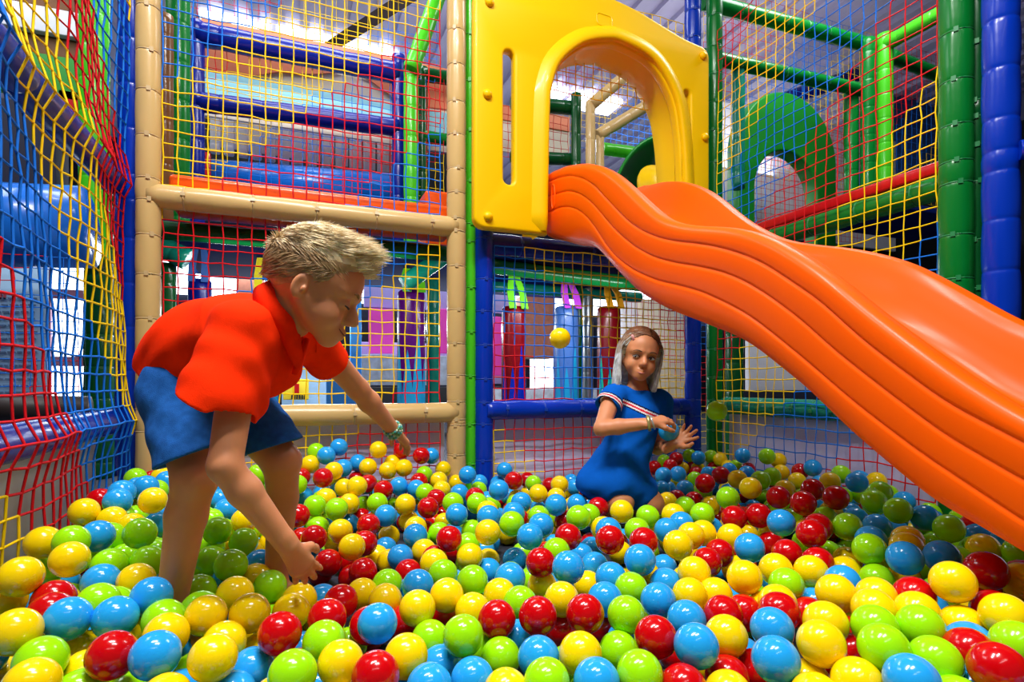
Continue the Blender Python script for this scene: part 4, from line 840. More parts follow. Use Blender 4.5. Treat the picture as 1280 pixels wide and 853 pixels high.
# ================================================================ the yellow arch panel
YP = 2.36
def fill_curve(loops, y_front, depth, bevel, name, m, parent=None, res=3):
    """outline with holes, extruded along Y and rounded on its edges -> one mesh"""
    cu = bpy.data.curves.new(name + '_outline', 'CURVE'); cu.dimensions = '2D'; cu.fill_mode = 'BOTH'
    cu.extrude = depth / 2 - bevel; cu.bevel_depth = bevel; cu.bevel_resolution = res
    for lp in loops:
        sp = cu.splines.new('POLY'); sp.points.add(len(lp) - 1); sp.use_cyclic_u = True
        for p, (x, z) in zip(sp.points, lp): p.co = (x, z, 0, 1)
    tmp = bpy.data.objects.new(name + '_outline', cu); COL.objects.link(tmp)
    dg = bpy.context.evaluated_depsgraph_get(); dg.update()
    me = bpy.data.meshes.new_from_object(tmp.evaluated_get(dg))
    bpy.data.objects.remove(tmp); bpy.data.curves.remove(cu)
    n = len(me.vertices); co = np.empty(n * 3, np.float32); me.vertices.foreach_get('co', co); co = co.reshape(-1, 3)
    out = np.stack([co[:, 0], y_front + depth / 2 - co[:, 2], co[:, 1]], 1).astype(np.float32)
    me.vertices.foreach_set('co', out.ravel())
    me.materials.clear(); me.materials.append(m)
    sm = np.ones(len(me.polygons), bool); me.polygons.foreach_set('use_smooth', sm)
    import bmesh
    bm = bmesh.new(); bm.from_mesh(me); bmesh.ops.remove_doubles(bm, verts=bm.verts, dist=1e-5); bmesh.ops.recalc_face_normals(bm, faces=bm.faces)
    for e in bm.edges:
        if len(e.link_faces) == 2 and e.calc_face_angle(0) > .6: e.smooth = False
    bm.to_mesh(me); bm.free()
    me.name = name
    o = bpy.data.objects.new(name, me); COL.objects.link(o)
    return settle(o, parent)
def smooth_loop(pts, n=6): return [(float(p[0]), float(p[1])) for p in catmull(pts, n)]
def capsule(x, za, zb, w, n=8):
    r = w / 2; out = []
    for k in range(n + 1):
        a = PI * k / n; out.append((x + r * math.cos(a), zb - r + r * math.sin(a)))
    for k in range(n + 1):
        a = PI + PI * k / n; out.append((x + r * math.cos(a), za + r + r * math.sin(a)))
    return out
arch = [(1.085, .705), (1.088, .9), (1.092, 1.1), (1.096, 1.25), (1.106, 1.367), (1.153, 1.495), (1.2716, 1.607), (1.40, 1.657), (1.50, 1.664), (1.674, 1.615), (1.795, 1.476), (1.842, 1.3), (1.863, 1.044), (1.867, .9), (1.872, .705)]
arch = [(x, z + CZ) for x, z in arch]
arch_s = smooth_loop(arch, 5)
xl, xr = .757, 2.016
top_edge = smooth_loop([(1.97, 1.745), (1.86, 1.762), (1.72, 1.80), (1.56, 1.842), (1.39, 1.862), (1.22, 1.842), (1.06, 1.80), (.92, 1.762), (.80, 1.745)], 5)
top_edge = [(x, z + CZ) for x, z in top_edge]
def fillet(cx, cz, r, a0, a1, n=5): return [(cx + r * math.cos(math.radians(lerp(a0, a1, k / n))), cz + r * math.sin(math.radians(lerp(a0, a1, k / n)))) for k in range(n + 1)]
outer = fillet(xr - .045, CZ + 1.70, .045, 0, 80) + top_edge[1:-1] + fillet(xl + .045, CZ + 1.70, .045, 100, 180) + fillet(xl + .035, CZ + .74, .035, 180, 270) + [(1.05, CZ + .705)] + arch_s + [(1.9, CZ + .705)] + fillet(xr - .035, CZ + .74, .035, 270, 360)
def xz(px, py): q = PY(px, py, YP); return q.x, q.z
s1a, s1b = xz(636.5, 234), xz(636.5, 58)
s2a, s2b = xz(859.5, 232), xz(859.5, 109)
slots = [capsule(s1a[0], s1a[1], s1b[1], .080), capsule(s2a[0], s2a[1] - .05, s2b[1], .072)]
panel = fill_curve([outer] + slots, YP, .055, .014, 'arch_panel', M_PANEL)
tag(panel, 'yellow plastic arch panel at the top of the orange slide', 'panel')
# raised hood that runs round the opening and back through the wall
hood = MB(); rows = []
prof = [(.072, .002), (.064, -.004), (.052, -.012), (.04, -.020), (.022, -.026), (.008, -.027), (-.002, -.022), (-.006, -.012), (-.006, .05), (-.005, .14), (-.003, .22), (.006, .232), (.02, .234)]
A = np.array(arch_s); N = np.zeros_like(A)
for i in range(len(A)):
    d = A[min(i + 1, len(A) - 1)] - A[max(i - 1, 0)]; d /= np.linalg.norm(d); N[i] = (-d[1], d[0])
for i in range(len(A)):
    fade = min(1, (A[i][1] - CZ - .70) / .05 + .25)
    rows.append([(A[i][0] + N[i][0] * o * (fade if o > 0 else 1), YP + y * (1 if y > 0 else fade), max(A[i][1] + N[i][1] * o * (fade if o > 0 else 1), .706)) for o, y in prof])
hood.grid(rows)
hood.build('arch_hood', M_PANEL, panel, fix=True)
# dome bolt caps
for px, py in ((610, 271), (609, 118), (611.6, 3), (878.5, 70), (881, 172)):
    x, z = xz(px, py); b = MB()
    b.lathe((x, YP - .001, z), (0, -1, 0), [(0, .021), (.006, .0205), (.012, .017), (.0165, .010), (.018, .002)], 16)
    b.build('bolt_cap', M_PANEL, panel)
# recessed grip outline moulded near the crown
x0_, z0_ = xz(755.5, 25.5); lp = []
for sx, sz, a0 in ((1, 1, 0), (-1, 1, 90), (-1, -1, 180), (1, -1, 270)):
    for k in range(5):
        a = math.radians(a0 + 22.5 * k); lp.append((x0_ + sx * .026 + .016 * math.cos(a), z0_ + sz * .012 + .016 * math.sin(a)))
g = MB(); g.tube([(x, YP + .0005, z + (x - x0_) * -.06) for x, z in lp], .0032, 6, closed=True)
g.build('moulded_grip', M_PANEL, panel)
# ================================================================ smooth bodies: distance fields meshed into one continuous surface
class Field:
    def __init__(s, lo, hi, h):
        s.lo = np.array(lo, np.float32); s.h = h
        s.n = np.ceil((np.array(hi) - np.array(lo)) / h).astype(int) + 1
        s.d = np.full(s.n, .2, np.float32)
        s.ax = [s.lo[k] + h * np.arange(s.n[k], dtype=np.float32) for k in range(3)]
    def sub(s, lo, hi):
        i0 = np.clip(np.floor((np.array(lo) - s.lo) / s.h).astype(int), 0, s.n); i1 = np.clip(np.ceil((np.array(hi) - s.lo) / s.h).astype(int) + 1, 0, s.n)
        sl = tuple(slice(a, b) for a, b in zip(i0, i1))
        x = s.ax[0][sl[0]][:, None, None]; y = s.ax[1][sl[1]][None, :, None]; z = s.ax[2][sl[2]][None, None, :]
        return sl, x, y, z
    def mix(s, sl, b, k, op):
        a = s.d[sl]
        if a.size == 0: return
        if k <= 0: s.d[sl] = np.minimum(a, b) if op == '+' else np.maximum(a, -b) if op == '-' else np.maximum(a, b); return
        if op == '+':
            h = np.maximum(k - np.abs(a - b), 0) / k; s.d[sl] = np.minimum(a, b) - h * h * k * .25
        else:
            c = -b if op == '-' else b
            h = np.maximum(k - np.abs(a - c), 0) / k; s.d[sl] = np.maximum(a, c) + h * h * k * .25
    def cap(s, a, b, ra, rb=None, k=.02, op='+', flat=None):
        """tapered capsule; flat = (direction, factor) squashes it along one direction"""
        rb = ra if rb is None else rb
        a = np.array(a, np.float32); b = np.array(b, np.float32); m = max(ra, rb) * (1.6 if flat else 1) + k + .012
        sl, x, y, z = s.sub(np.minimum(a, b) - m, np.maximum(a, b) + m)
        ab = b - a; L = float(ab @ ab) + 1e-12
        dx, dy, dz = x - a[0], y - a[1], z - a[2]
        t = np.clip((dx * ab[0] + dy * ab[1] + dz * ab[2]) / L, 0, 1)
        ex, ey, ez = dx - t * ab[0], dy - t * ab[1], dz - t * ab[2]
        q = ex * ex + ey * ey + ez * ez
        if flat:
            f, w = flat; f = np.array(f, np.float32); f = f / np.linalg.norm(f)
            c = ex * f[0] + ey * f[1] + ez * f[2]; q = np.maximum(q - c * c, 0) + (c * w) ** 2
        s.mix(sl, np.sqrt(q) - (ra + (rb - ra) * t), k, op)
    def ell(s, c, rad, M=None, k=.02, op='+'):
        """ellipsoid; the columns of M are its axes"""
        c = np.array(c, np.float32); rad = np.array(rad, np.float32); M = np.eye(3, dtype=np.float32) if M is None else np.array(M, np.float32)
        e = np.sqrt(((M * rad[None, :]) ** 2).sum(1)) + k + .012
        sl, x, y, z = s.sub(c - e, c + e)
        dx, dy, dz = x - c[0], y - c[1], z - c[2]
        q0 = q1 = 0
        for j in range(3):
            v = dx * M[0, j] + dy * M[1, j] + dz * M[2, j]
            q0 = q0 + (v / rad[j]) ** 2; q1 = q1 + (v / rad[j] ** 2) ** 2
        q0 = np.sqrt(q0); q1 = np.sqrt(q1) + 1e-9
        s.mix(sl, q0 * (q0 - 1) / q1, k, op)
    def cut(s, p, n, k=0, lo=None, hi=None):
        """remove what lies beyond the plane through p on the side n points to (inside the box lo..hi)"""
        p = np.array(p, np.float32); n = np.array(n, np.float32); n = n / np.linalg.norm(n)
        sl, x, y, z = s.sub(s.lo if lo is None else lo, s.lo + s.n * s.h if hi is None else hi)
        s.mix(sl, (x - p[0]) * n[0] + (y - p[1]) * n[1] + (z - p[2]) * n[2], k, 'x')
    def ripple(s, amp, f):
        """folds: shift the surface by amp * f(x, y, z)"""
        x, y, z = s.ax[0][:, None, None], s.ax[1][None, :, None], s.ax[2][None, None, :]
        for i in range(0, s.n[0], 40):
            s.d[i:i + 40] += amp * f(x[i:i + 40], y, z).astype(np.float32)
    def mesh(s, smooth=2):
        d = s.d; sg = d < 0
        A = sg[:-1, :-1, :-1]; al = A.copy(); an = A.copy()
        for i in (0, 1):
            for j in (0, 1):
                for k in (0, 1):
                    if i + j + k == 0: continue
                    c = sg[i:sg.shape[0] - 1 + i, j:sg.shape[1] - 1 + j, k:sg.shape[2] - 1 + k]
                    al &= c; an |= c
        act = an & ~al
        cells = np.argwhere(act); idm = np.full(act.shape, -1, np.int32); idm[act] = np.arange(len(cells))
        acc = np.zeros((len(cells), 3), np.float32); cnt = np.zeros(len(cells), np.float32)
        cor = [(0, 0, 0), (1, 0, 0), (0, 1, 0), (1, 1, 0), (0, 0, 1), (1, 0, 1), (0, 1, 1), (1, 1, 1)]
        val = [d[cells[:, 0] + c[0], cells[:, 1] + c[1], cells[:, 2] + c[2]] for c in cor]
        for a in range(8):
            for ax in range(3):
                if cor[a][ax]: continue
                b = a + (1, 2, 4)[ax]; va, vb = val[a], val[b]
                m = (va < 0) != (vb < 0); t = np.where(m, va / np.where(m, va - vb, 1), 0)
                pos = np.tile(np.array(cor[a], np.float32), (len(cells), 1)); pos[:, ax] += t
                acc[m] += pos[m]; cnt[m] += 1
        v = (cells + acc / cnt[:, None]) * s.h + s.lo
        F = []
        for ax in range(3):
            o = [0, 0, 0]; o[ax] = 1
            s0 = sg[:sg.shape[0] - o[0], :sg.shape[1] - o[1], :sg.shape[2] - o[2]]; s1 = sg[o[0]:, o[1]:, o[2]:]
            e = np.argwhere(s0 != s1); b, c = (ax + 1) % 3, (ax + 2) % 3
            ok = (e[:, b] > 0) & (e[:, c] > 0) & (e[:, b] < act.shape[b]) & (e[:, c] < act.shape[c]) & (e[:, ax] < act.shape[ax]); e = e[ok]
            def cid(db, dc):
                q = e.copy(); q[:, b] += db; q[:, c] += dc; return idm[q[:, 0], q[:, 1], q[:, 2]]
            quad = np.stack([cid(-1, -1), cid(0, -1), cid(0, 0), cid(-1, 0)], 1)
            inn = s0[e[:, 0], e[:, 1], e[:, 2]]; quad[~inn] = quad[~inn][:, ::-1]
            F.append(quad[(quad >= 0).all(1)])
        F = np.concatenate(F)
        # light smoothing that keeps the volume
        E = np.concatenate([F[:, [0, 1]], F[:, [1, 2]], F[:, [2, 3]], F[:, [3, 0]]])
        for it in range(smooth * 2):
            sm = np.zeros_like(v); n = np.zeros(len(v), np.float32)
            for k in range(3):
                sm[:, k] = np.bincount(E[:, 0], v[E[:, 1], k], len(v)) + np.bincount(E[:, 1], v[E[:, 0], k], len(v))
            n = (np.bincount(E[:, 0], minlength=len(v)) + np.bincount(E[:, 1], minlength=len(v))).astype(np.float32)
            v = v + (sm / np.maximum(n, 1)[:, None] - v) * (.5 if it % 2 == 0 else -.52)
        return v.astype(np.float32), F
def np_mesh(name, v, F, mats, mi=None, parent=None, islands=True):
    """numpy vertices and quads -> object; crumbs smaller than the main body are dropped"""
    if islands:
        lab = np.arange(len(v))
        for _ in range(400):
            m = lab[F].min(1); l2 = lab.copy(); np.minimum.at(l2, F.ravel(), np.repeat(m, 4)); l2 = l2[l2]
            if (l2 == lab).all(): break
            lab = l2
        big = np.bincount(lab).argmax(); kf = lab[F[:, 0]] == big
        if mi is not None: mi = mi[kf]
        F = F[kf]; used = np.zeros(len(v), bool); used[F] = True; re = np.cumsum(used) - 1; v = v[used]; F = re[F]
    me = bpy.data.meshes.new(name)
    me.vertices.add(len(v)); me.vertices.foreach_set('co', v.astype(np.float32).ravel())
    me.loops.add(F.size); me.loops.foreach_set('vertex_index', F.astype(np.int32).ravel())
    me.polygons.add(len(F)); me.polygons.foreach_set('loop_start', np.arange(0, F.size, 4, dtype=np.int32))
    for m in (mats if isinstance(mats, (list, tuple)) else [mats]): me.materials.append(m)
    me.polygons.foreach_set('use_smooth', np.ones(len(F), bool))
    if mi is not None: me.polygons.foreach_set('material_index', mi.astype(np.int32))
    me.update(calc_edges=True); me.validate()
    o = bpy.data.objects.new(name, me); COL.objects.link(o)
    return settle(o, parent)
def V(*a): return np.array(a, float)
def un(a): a = np.array(a, float); return a / np.linalg.norm(a)
CR = V(cT, -sT, 0); CF = V(sT, cT, 0); CU = V(0, 0, 1)      # picture right, into the picture, up
def frame(fwd, up):
    f = un(fwd); r = un(np.cross(f, up)); u = np.cross(r, f); return r, f, u
class Head:
    """a child's head in its own frame (right, forward, up), in metres times scale"""
    def __init__(s, c, fwd, up, sc): s.c = np.array(c, float); s.r, s.f, s.u = frame(fwd, up); s.s = sc; s.M = np.stack([s.r, s.f, s.u], 1)
    def p(s, x, y, z): return s.c + (s.r * x + s.f * y + s.u * z) * s.s
    def ell(s, F, c, rad, k=.015, op='+', tilt=None):
        M = s.M
        if tilt is not None: M = M @ np.array(Matrix.Rotation(tilt[0], 3, tilt[1]))
        F.ell(s.p(*c), np.array(rad) * s.s, M, k * s.s, op)
    def cap(s, F, a, b, ra, rb=None, k=.012, op='+'):
        F.cap(s.p(*a), s.p(*b), ra * s.s, (ra if rb is None else rb) * s.s, k * s.s, op)
    def build(s, F, smile=.5, lids=True, ear=1.0):
        s.ell(F, (0, -.006, .006), (.069, .087, .077), .01)
        s.ell(F, (0, .040, .008), (.056, .046, .054), .02)
        s.ell(F, (0, .036, -.048), (.049, .043, .052), .02)
        for q in (-1, 1):
            s.cap(F, (q * .048, .004, -.050), (q * .014, .060, -.096), .017, .013, .02)
            s.ell(F, (q * .033, .052, -.058), (.022, .024, .023), .018)
            s.cap(F, (q * .012, .081, -.004), (q * .042, .065, -.004), .0080, .0075, .012)
        s.ell(F, (0, .069, -.099), (.018, .015, .014), .016)
        s.ell(F, (0, .070, -.080), (.025, .019, .018), .016)
        for q in (-1, 1):
            s.ell(F, (q * .030, .089, -.025), (.017, .013, .010), .010, '-')
        s.cap(F, (0, .082, -.020), (0, .0975, -.046), .0062, .0072, .010)
        s.ell(F, (0, .0860, -.0440), (.0115, .0150, .0140), .012)
        s.ell(F, (0, .0990, -.0495), (.0086, .0082, .0074), .006)
        for q in (-1, 1):
            s.ell(F, (q * .0095, .0900, -.0525), (.0060, .0080, .0062), .008)
            s.ell(F, (q * .0055, .0945, -.0592), (.0028, .005, .003), .002, '-')
        cz = .004 * smile
        for q in (-1, 1):
            s.cap(F, (0, .0885, -.0750), (q * .016, .081, -.0765 + cz), .0046, .0028, .005)
            s.cap(F, (0, .0875, -.0850), (q * .015, .080, -.0820 + cz), .0050, .0028, .005)
            s.cap(F, (0, .0950, -.0798), (q * .021, .0840, -.0796 + cz * 1.8), .0016, .0013, .003, '-')
        for q in (-1, 1):
            if lids: s.ell(F, (q * .030, .0690, -.0255), (.0142, .0142, .0115), .004)
        for q in (-1, 1):
            t = (q * .28, 'Z')
            s.ell(F, (q * .070, -.006, -.032), (.007, .0145 * ear, .0245 * ear), .006, tilt=t)
            s.ell(F, (q * .0785, -.002, -.030), (.0065, .0085 * ear, .016 * ear), .005, '-', tilt=t)
            s.ell(F, (q * .0735, .004, -.035), (.0045, .005, .007), .004, tilt=t)
def hand(F, wrist, direc, back, size, curls, thumb_side, spread=.16, k=.004, thumb=(.9, .5), splay=None):
    """palm and five fingers: direc runs from the wrist to the knuckles, back is the normal of the hand's back,
    curls the bend (radians per joint) of index, middle, ring, little; thumb_side +1 / -1 along direc x back"""
    w = np.array(wrist, float); d = un(direc); b = un(np.array(back) - d * (np.array(back) @ d)); sd = np.cross(d, b) * thumb_side
    L = size
    pl = .47 * L
    offs = [.0155, .0050, -.0055, -.0150]; lens = [.40, .45, .41, .33]; rad = [.0074, .0076, .0072, .0064]
    q = L / .135
    F.cap(w - d * .02, w + d * .012 * q, .0175 * q, .016 * q, .012, flat=(b, 1.35))
    tips = []
    for i in range(4):
        mcp = w + d * (pl - abs(offs[i]) * .35) + sd * offs[i] * 1.15 * q + b * (.003 - abs(offs[i]) * .2)
        F.cap(w + d * .012 * q + sd * offs[i] * .55 * q, mcp, .0125 * q, .0098 * q, .008)
        ang = offs[i] * 10 * spread / .16 if splay is None else splay[i]
        a = 0; p = mcp; fd = un(d * math.cos(ang) + sd * math.sin(ang))
        for j, fr in enumerate((.44, .31, .25)):
            a += curls[i] * (.8 if j == 0 else 1.1)
            dd = fd * math.cos(a) - b * math.sin(a)
            p2 = p + dd * (lens[i] * L * fr)
            r0 = rad[i] * q * (1 - .08 * j)
            F.cap(p, p2, r0, r0 * .92, k if j else .006); p = p2
        tips.append(p)
    base = w + d * .022 * q + sd * .012 * q - b * .004
    t1 = base + un(d * .62 + sd * thumb[0] * .8 - b * .25) * .030 * q
    t2 = t1 + un(d * .80 + sd * thumb[1] * .6 - b * .40) * .022 * q
    t3 = t2 + un(d * .90 + sd * thumb[1] * .15 - b * .50) * .018 * q
    F.cap(base, t1, .0125 * q, .0098 * q, .008); F.cap(t1, t2, .0090 * q, .0082 * q, k); F.cap(t2, t3, .0080 * q, .0070 * q, k)
    return tips, t3
def ring_path(c, axis, r, n=28, ref=(0, 0, 1), sq=(1, 1)):
    a = un(axis); e = np.array(ref, float); e = un(e - a * (e @ a)); g = np.cross(a, e); c = np.array(c, float)
    return [c + (e * math.cos(2 * PI * k / n) * sq[0] + g * math.sin(2 * PI * k / n) * sq[1]) * r for k in range(n)]
# ================================================================ the boy
def skin_mat(name, rgb):
    return mat(name, rgb, rough=.45, spec=.35, sub=.12, noise=.05, nscale=25, bump=.05, bscale=260)
M_SKIN = skin_mat('tanned_skin', (204, 134, 92))
def cloth(name, rgb, b=.25, sc=500, noise=.05): return mat(name, rgb, rough=.9, spec=.06, noise=noise, nscale=60, bump=b, bscale=sc)
M_SHIRT = cloth('orange_red_jersey', (252, 48, 2))
M_COLLAR = cloth('orange_red_collar', (244, 42, 2))
M_DENIM = cloth('blue_denim', (34, 92, 168), .5, 700, .22)
M_THREAD = cloth('pale_seam_thread', (84, 132, 190))
def pt(px, py, t): return np.array(P(px, py, t))
boy = empty('person', P(250, 700, 1.25) * 1, 'boy in an orange-red polo shirt and denim shorts bending over to gather balls', 'person')
boy.location = (boy.location.x, boy.location.y, .05)
B = {}
B['pel'] = pt(241, 470, 1.30); B['waist'] = pt(262, 444, 1.25); B['chest'] = pt(308, 426, 1.20); B['neck'] = pt(357, 392, 1.165)
B['hipN'] = pt(230, 492, 1.23); B['kneN'] = pt(244, 598, 1.145); B['calN'] = pt(233, 645, 1.155); B['ankN'] = pt(212, 772, 1.14)
B['hipF'] = pt(283, 492, 1.37); B['kneF'] = pt(352, 577, 1.33); B['calF'] = pt(353, 622, 1.37); B['ankF'] = pt(345, 725, 1.37)
B['shN'] = pt(306, 420, 1.09); B['elN'] = pt(281, 583, 1.00); B['wrN'] = pt(360, 682, 1.06)
B['shF'] = pt(384, 414, 1.29); B['elF'] = pt(447, 486, 1.46); B['wrF'] = pt(492, 538, 1.60)
allp = np.array(list(B.values()))
HC = pt(396, 348, 1.155)
hf = un(CR * .95 + CF * .16 + V(0, 0, -.44)); H = Head(HC, hf, un(V(0, 0, 1) + CR * .0), 1.06)
lo = np.minimum(allp.min(0), HC - .14) - .13; hi = np.maximum(allp.max(0), HC + .14) + .13
lo[2] = max(lo[2], .02)
F = Field(lo, hi, .0025)
# trunk
tor = un(B['chest'] - B['pel'])
sidev = un(B['shN'] - B['shF'])
F.cap(B['pel'], B['waist'], .082, .074, .03); F.cap(B['waist'], B['chest'], .074, .080, .03); F.cap(B['chest'], B['neck'], .078, .045, .03)
F.cap(B['shN'] * .75 + B['neck'] * .25, B['shF'] * .75 + B['neck'] * .25, .040, .040, .04)
F.cap(B['neck'], H.p(0, -.022, -.045), .036, .036, .03)
F.cap(B['neck'], H.p(0, -.004, -.06), .033, .032, .02)
H.build(F, smile=1.0, ear=.96)
# legs
F.cap(B['pel'], B['hipN'], .075, .068, .03); F.cap(B['hipN'], B['kneN'], .066, .043, .03)
F.cap(B['kneN'], B['calN'], .040, .0385, .015); F.cap(B['calN'], B['ankN'], .0385, .026, .012)
kn = un(B['kneN'] - B['hipN'])
F.ell(B['kneN'] + (CR * .010 - CF * .012 + V(0, 0, .004)), (.027, .027, .031), None, .02)
F.cap(B['pel'], B['hipF'], .075, .068, .03); F.cap(B['hipF'], B['kneF'], .066, .043, .03)
F.cap(B['kneF'], B['calF'], .041, .036, .015); F.cap(B['calF'], B['ankF'], .036, .026, .012)
F.ell(B['kneF'] + (CR * .012 - CF * .012 + V(0, 0, .002)), (.028, .028, .031), None, .02)
for a, fwd in ((B['ankN'], un(CR * .8 - CF * .45)), (B['ankF'], un(CR * .9 - CF * .2))):
    fo = a + V(0, 0, -.02)
    fo[2] = max(fo[2], .045)
    F.cap(a, fo, .027, .024, .01); F.cap(fo - fwd * .02, fo + fwd * .10 - V(0, 0, .008), .024, .018, .015, flat=(CU, 1.2))
# arms
F.cap(B['shN'], B['elN'], .036, .0285, .03); F.cap(B['elN'], B['elN'] * .7 + B['wrN'] * .3, .0275, .0285, .012); F.cap(B['elN'] * .7 + B['wrN'] * .3, B['wrN'], .0285, .0195, .012)
F.cap(B['shF'], B['elF'], .036, .028, .03); F.cap(B['elF'], B['elF'] * .7 + B['wrF'] * .3, .027, .028, .012); F.cap(B['elF'] * .7 + B['wrF'] * .3, B['wrF'], .028, .019, .012)
dN = un(pt(380, 712, 1.10) - B['wrN'])
hand(F, B['wrN'] + dN * .006, dN, un(CR * .45 + V(0, 0, .25) - CF * .9), .130, (.16, .17, .19, .22), -1, .20, splay=(.20, .06, -.08, -.22))
dF = un(pt(513, 560, 1.68) - B['wrF'])
hand(F, B['wrF'] + dF * .006, dF, un(CR * .35 + V(0, 0, .8) - CF * .1), .125, (.25, .28, .30, .34), -1, .18)
v, q = F.mesh(2)
np_mesh('body', v, q, M_SKIN, None, boy)
del F
# ---- polo shirt, hanging loosely from the bent back
S = Field(lo, hi, .003)
S.cap(pt(242, 452, 1.30), pt(262, 440, 1.255), .112, .106, .03)
S.cap(pt(238, 474, 1.285), pt(262, 446, 1.25), .102, .100, .03)
S.cap(pt(255, 438, 1.26), B['chest'], .104, .098, .03)
S.cap(B['chest'], pt(340, 405, 1.18), .098, .052, .04)
S.cap(pt(300, 452, 1.22), pt(338, 458, 1.20), .075, .062, .05)                 # the front sagging away from the chest
S.cap(pt(306, 416, 1.10), pt(376, 412, 1.27), .052, .050, .04)
S.cap(pt(305, 415, 1.10), pt(268, 512, 1.030), .062, .074, .03)                # near sleeve
S.cap(pt(300, 455, 1.11), pt(310, 505, 1.09), .055, .036, .03)
S.cap(pt(376, 416, 1.27), pt(412, 452, 1.37), .056, .050, .03)                 # far sleeve
def folds(x, y, z):
    a = 60 * (x * .8 + y * .6); return np.sin(a + 30 * z + 3 * np.sin(14 * z + 9 * y)) * .5 + np.sin(95 * (x * .3 - z * .9) + 4 * np.sin(22 * x)) * .4
S.ripple(.0034, folds)
S.cut(pt(197, 479, 1.22), un(-CR * .45 - CU * .89 + CF * .05), .004, lo, pt(262, 400, 1.6) + V(.02, .2, .3))
armN = un(B['elN'] - B['shN']); armF = un(B['elF'] - B['shF'])
cN = pt(266, 510, 1.03); cF = pt(416, 456, 1.38)
S.cut(cN, un(-CR * .47 - CU * .88 - CF * .05), .004, cN - .11, cN + .11)
S.cut(cF, armF, .004, cF - .10, cF + .10)
# openings: sleeves and neck are hollow
S.cap(cN + un(armN) * -.012, B['elN'], .056, .074, .004, '-')
S.cap(cF - un(armF) * .012, B['elF'], .041, .050, .004, '-')
S.cap(B['neck'] + un(B['neck'] - B['chest']) * .008 + V(0, 0, .006), H.p(0, 0, -.06), .049, .055, .006, '-')
v, q = S.mesh(2)
sh = np_mesh('polo_shirt', v, q, M_SHIRT, None, boy)
del S
# collar: a turned-down band round the neck with two pointed flaps and a placket
nax = un(H.p(0, -.01, -.05) - B['neck']); cen = B['neck'] + nax * .004
fr = un(hf - nax * (hf @ nax)); sd_ = np.cross(nax, fr)
cb = MB(); rows = []
for k in range(33):
    a = math.radians(28 + (332 - 28) * k / 32); e = fr * math.cos(a) + sd_ * math.sin(a)
    front = math.exp(-((a - math.radians(28)) / .5) ** 2) + math.exp(-((a - math.radians(332)) / .5) ** 2)
    top_ = cen + e * (.052 + .006 * front) + nax * (.030 - .032 * front)
    low = cen + e * (.076 + .022 * front) - nax * (.004 + .046 * front) + fr * .016 * front
    midp = (top_ + low) / 2 + e * .006 + nax * .005
    inn = cen + e * .047 - nax * (.010 + .02 * front)
    rows.append([inn, top_ - e * .003, top_ + nax * .002, top_ + e * .003, midp, low, low - e * .004 + nax * .002])
cb.grid(rows)
cb.build('collar', M_COLLAR, sh, fix=True)
pk = MB(); p0 = cen + fr * .066 - nax * .012; p1 = pt(368, 468, 1.16)
pk.tube([p0 + (p1 - p0) * s_ for s_ in (0, .25, .5, .75, 1)], [.006, .008, .008, .008, .006], 8)
pk.build('placket', M_COLLAR, sh)
# ---- denim shorts
kN = pt(238, 572, 1.165); kF = pt(342, 559, 1.345)
axN = un(B['kneN'] - B['hipN']); axF = un(B['kneF'] - B['hipF'])
D = None
for hip, kne, off, kk, ax, cutn in ((B['hipN'], B['kneN'], CR * .006 - CF * .010, kN, axN, CR * .38 - CU * .92), (B['hipF'], B['kneF'], CR * .010 - CF * .012, kF, axF, CR * .30 - CU * .95)):
    E = Field(lo, hi, .003)
    E.cap(B['pel'], hip, .086, .082, .03); E.cap(hip, kne + off, .084, .069, .03)
    E.ripple(.0022, lambda x, y, z: np.sin(80 * z + 30 * x + 3 * np.sin(25 * x + 20 * y)) * .6 + np.sin(120 * (x - .6 * z) + 10 * y) * .35)
    E.cut(kk, un(cutn), .003)
    ax = un(kne + off - hip); kk = hip + ax * ((kk - hip) @ ax)
    E.cap(kk + ax * .030, kk + ax * .12, .054, .056, .003, '-')
    if D is None: D = E
    else:
        h_ = np.maximum(.02 - np.abs(D.d - E.d), 0) / .02; D.d = np.minimum(D.d, E.d) - h_ * h_ * .005
D.cap(B['pel'] - tor * .01, B['waist'], .093, .086, .02)

v, q = D.mesh(2)
sho = np_mesh('denim_shorts', v, q, M_DENIM, None, boy)
del D
# ---- bracelets on the far wrist
M_BEAD = [mat('green_bead', (92, 150, 92), rough=.4), mat('pale_bead', (190, 214, 190), rough=.4), mat('turquoise_bead', (70, 170, 170), rough=.4)]
af = un(B['wrF'] - B['elF'])
for n_, off in ((0, -.012), (1, -.002), (2, .007)):
    br = MB()
    for k, c in enumerate(ring_path(B['wrF'] + af * off, af + V(.1, 0, .1) * (n_ - 1), .0235, 22)):
        br.ball(c, .0042, 8, 6, (k + n_) % 3)
    o = br.build('bracelet', M_BEAD, boy); o['label'] = 'beaded bracelet on the far wrist'
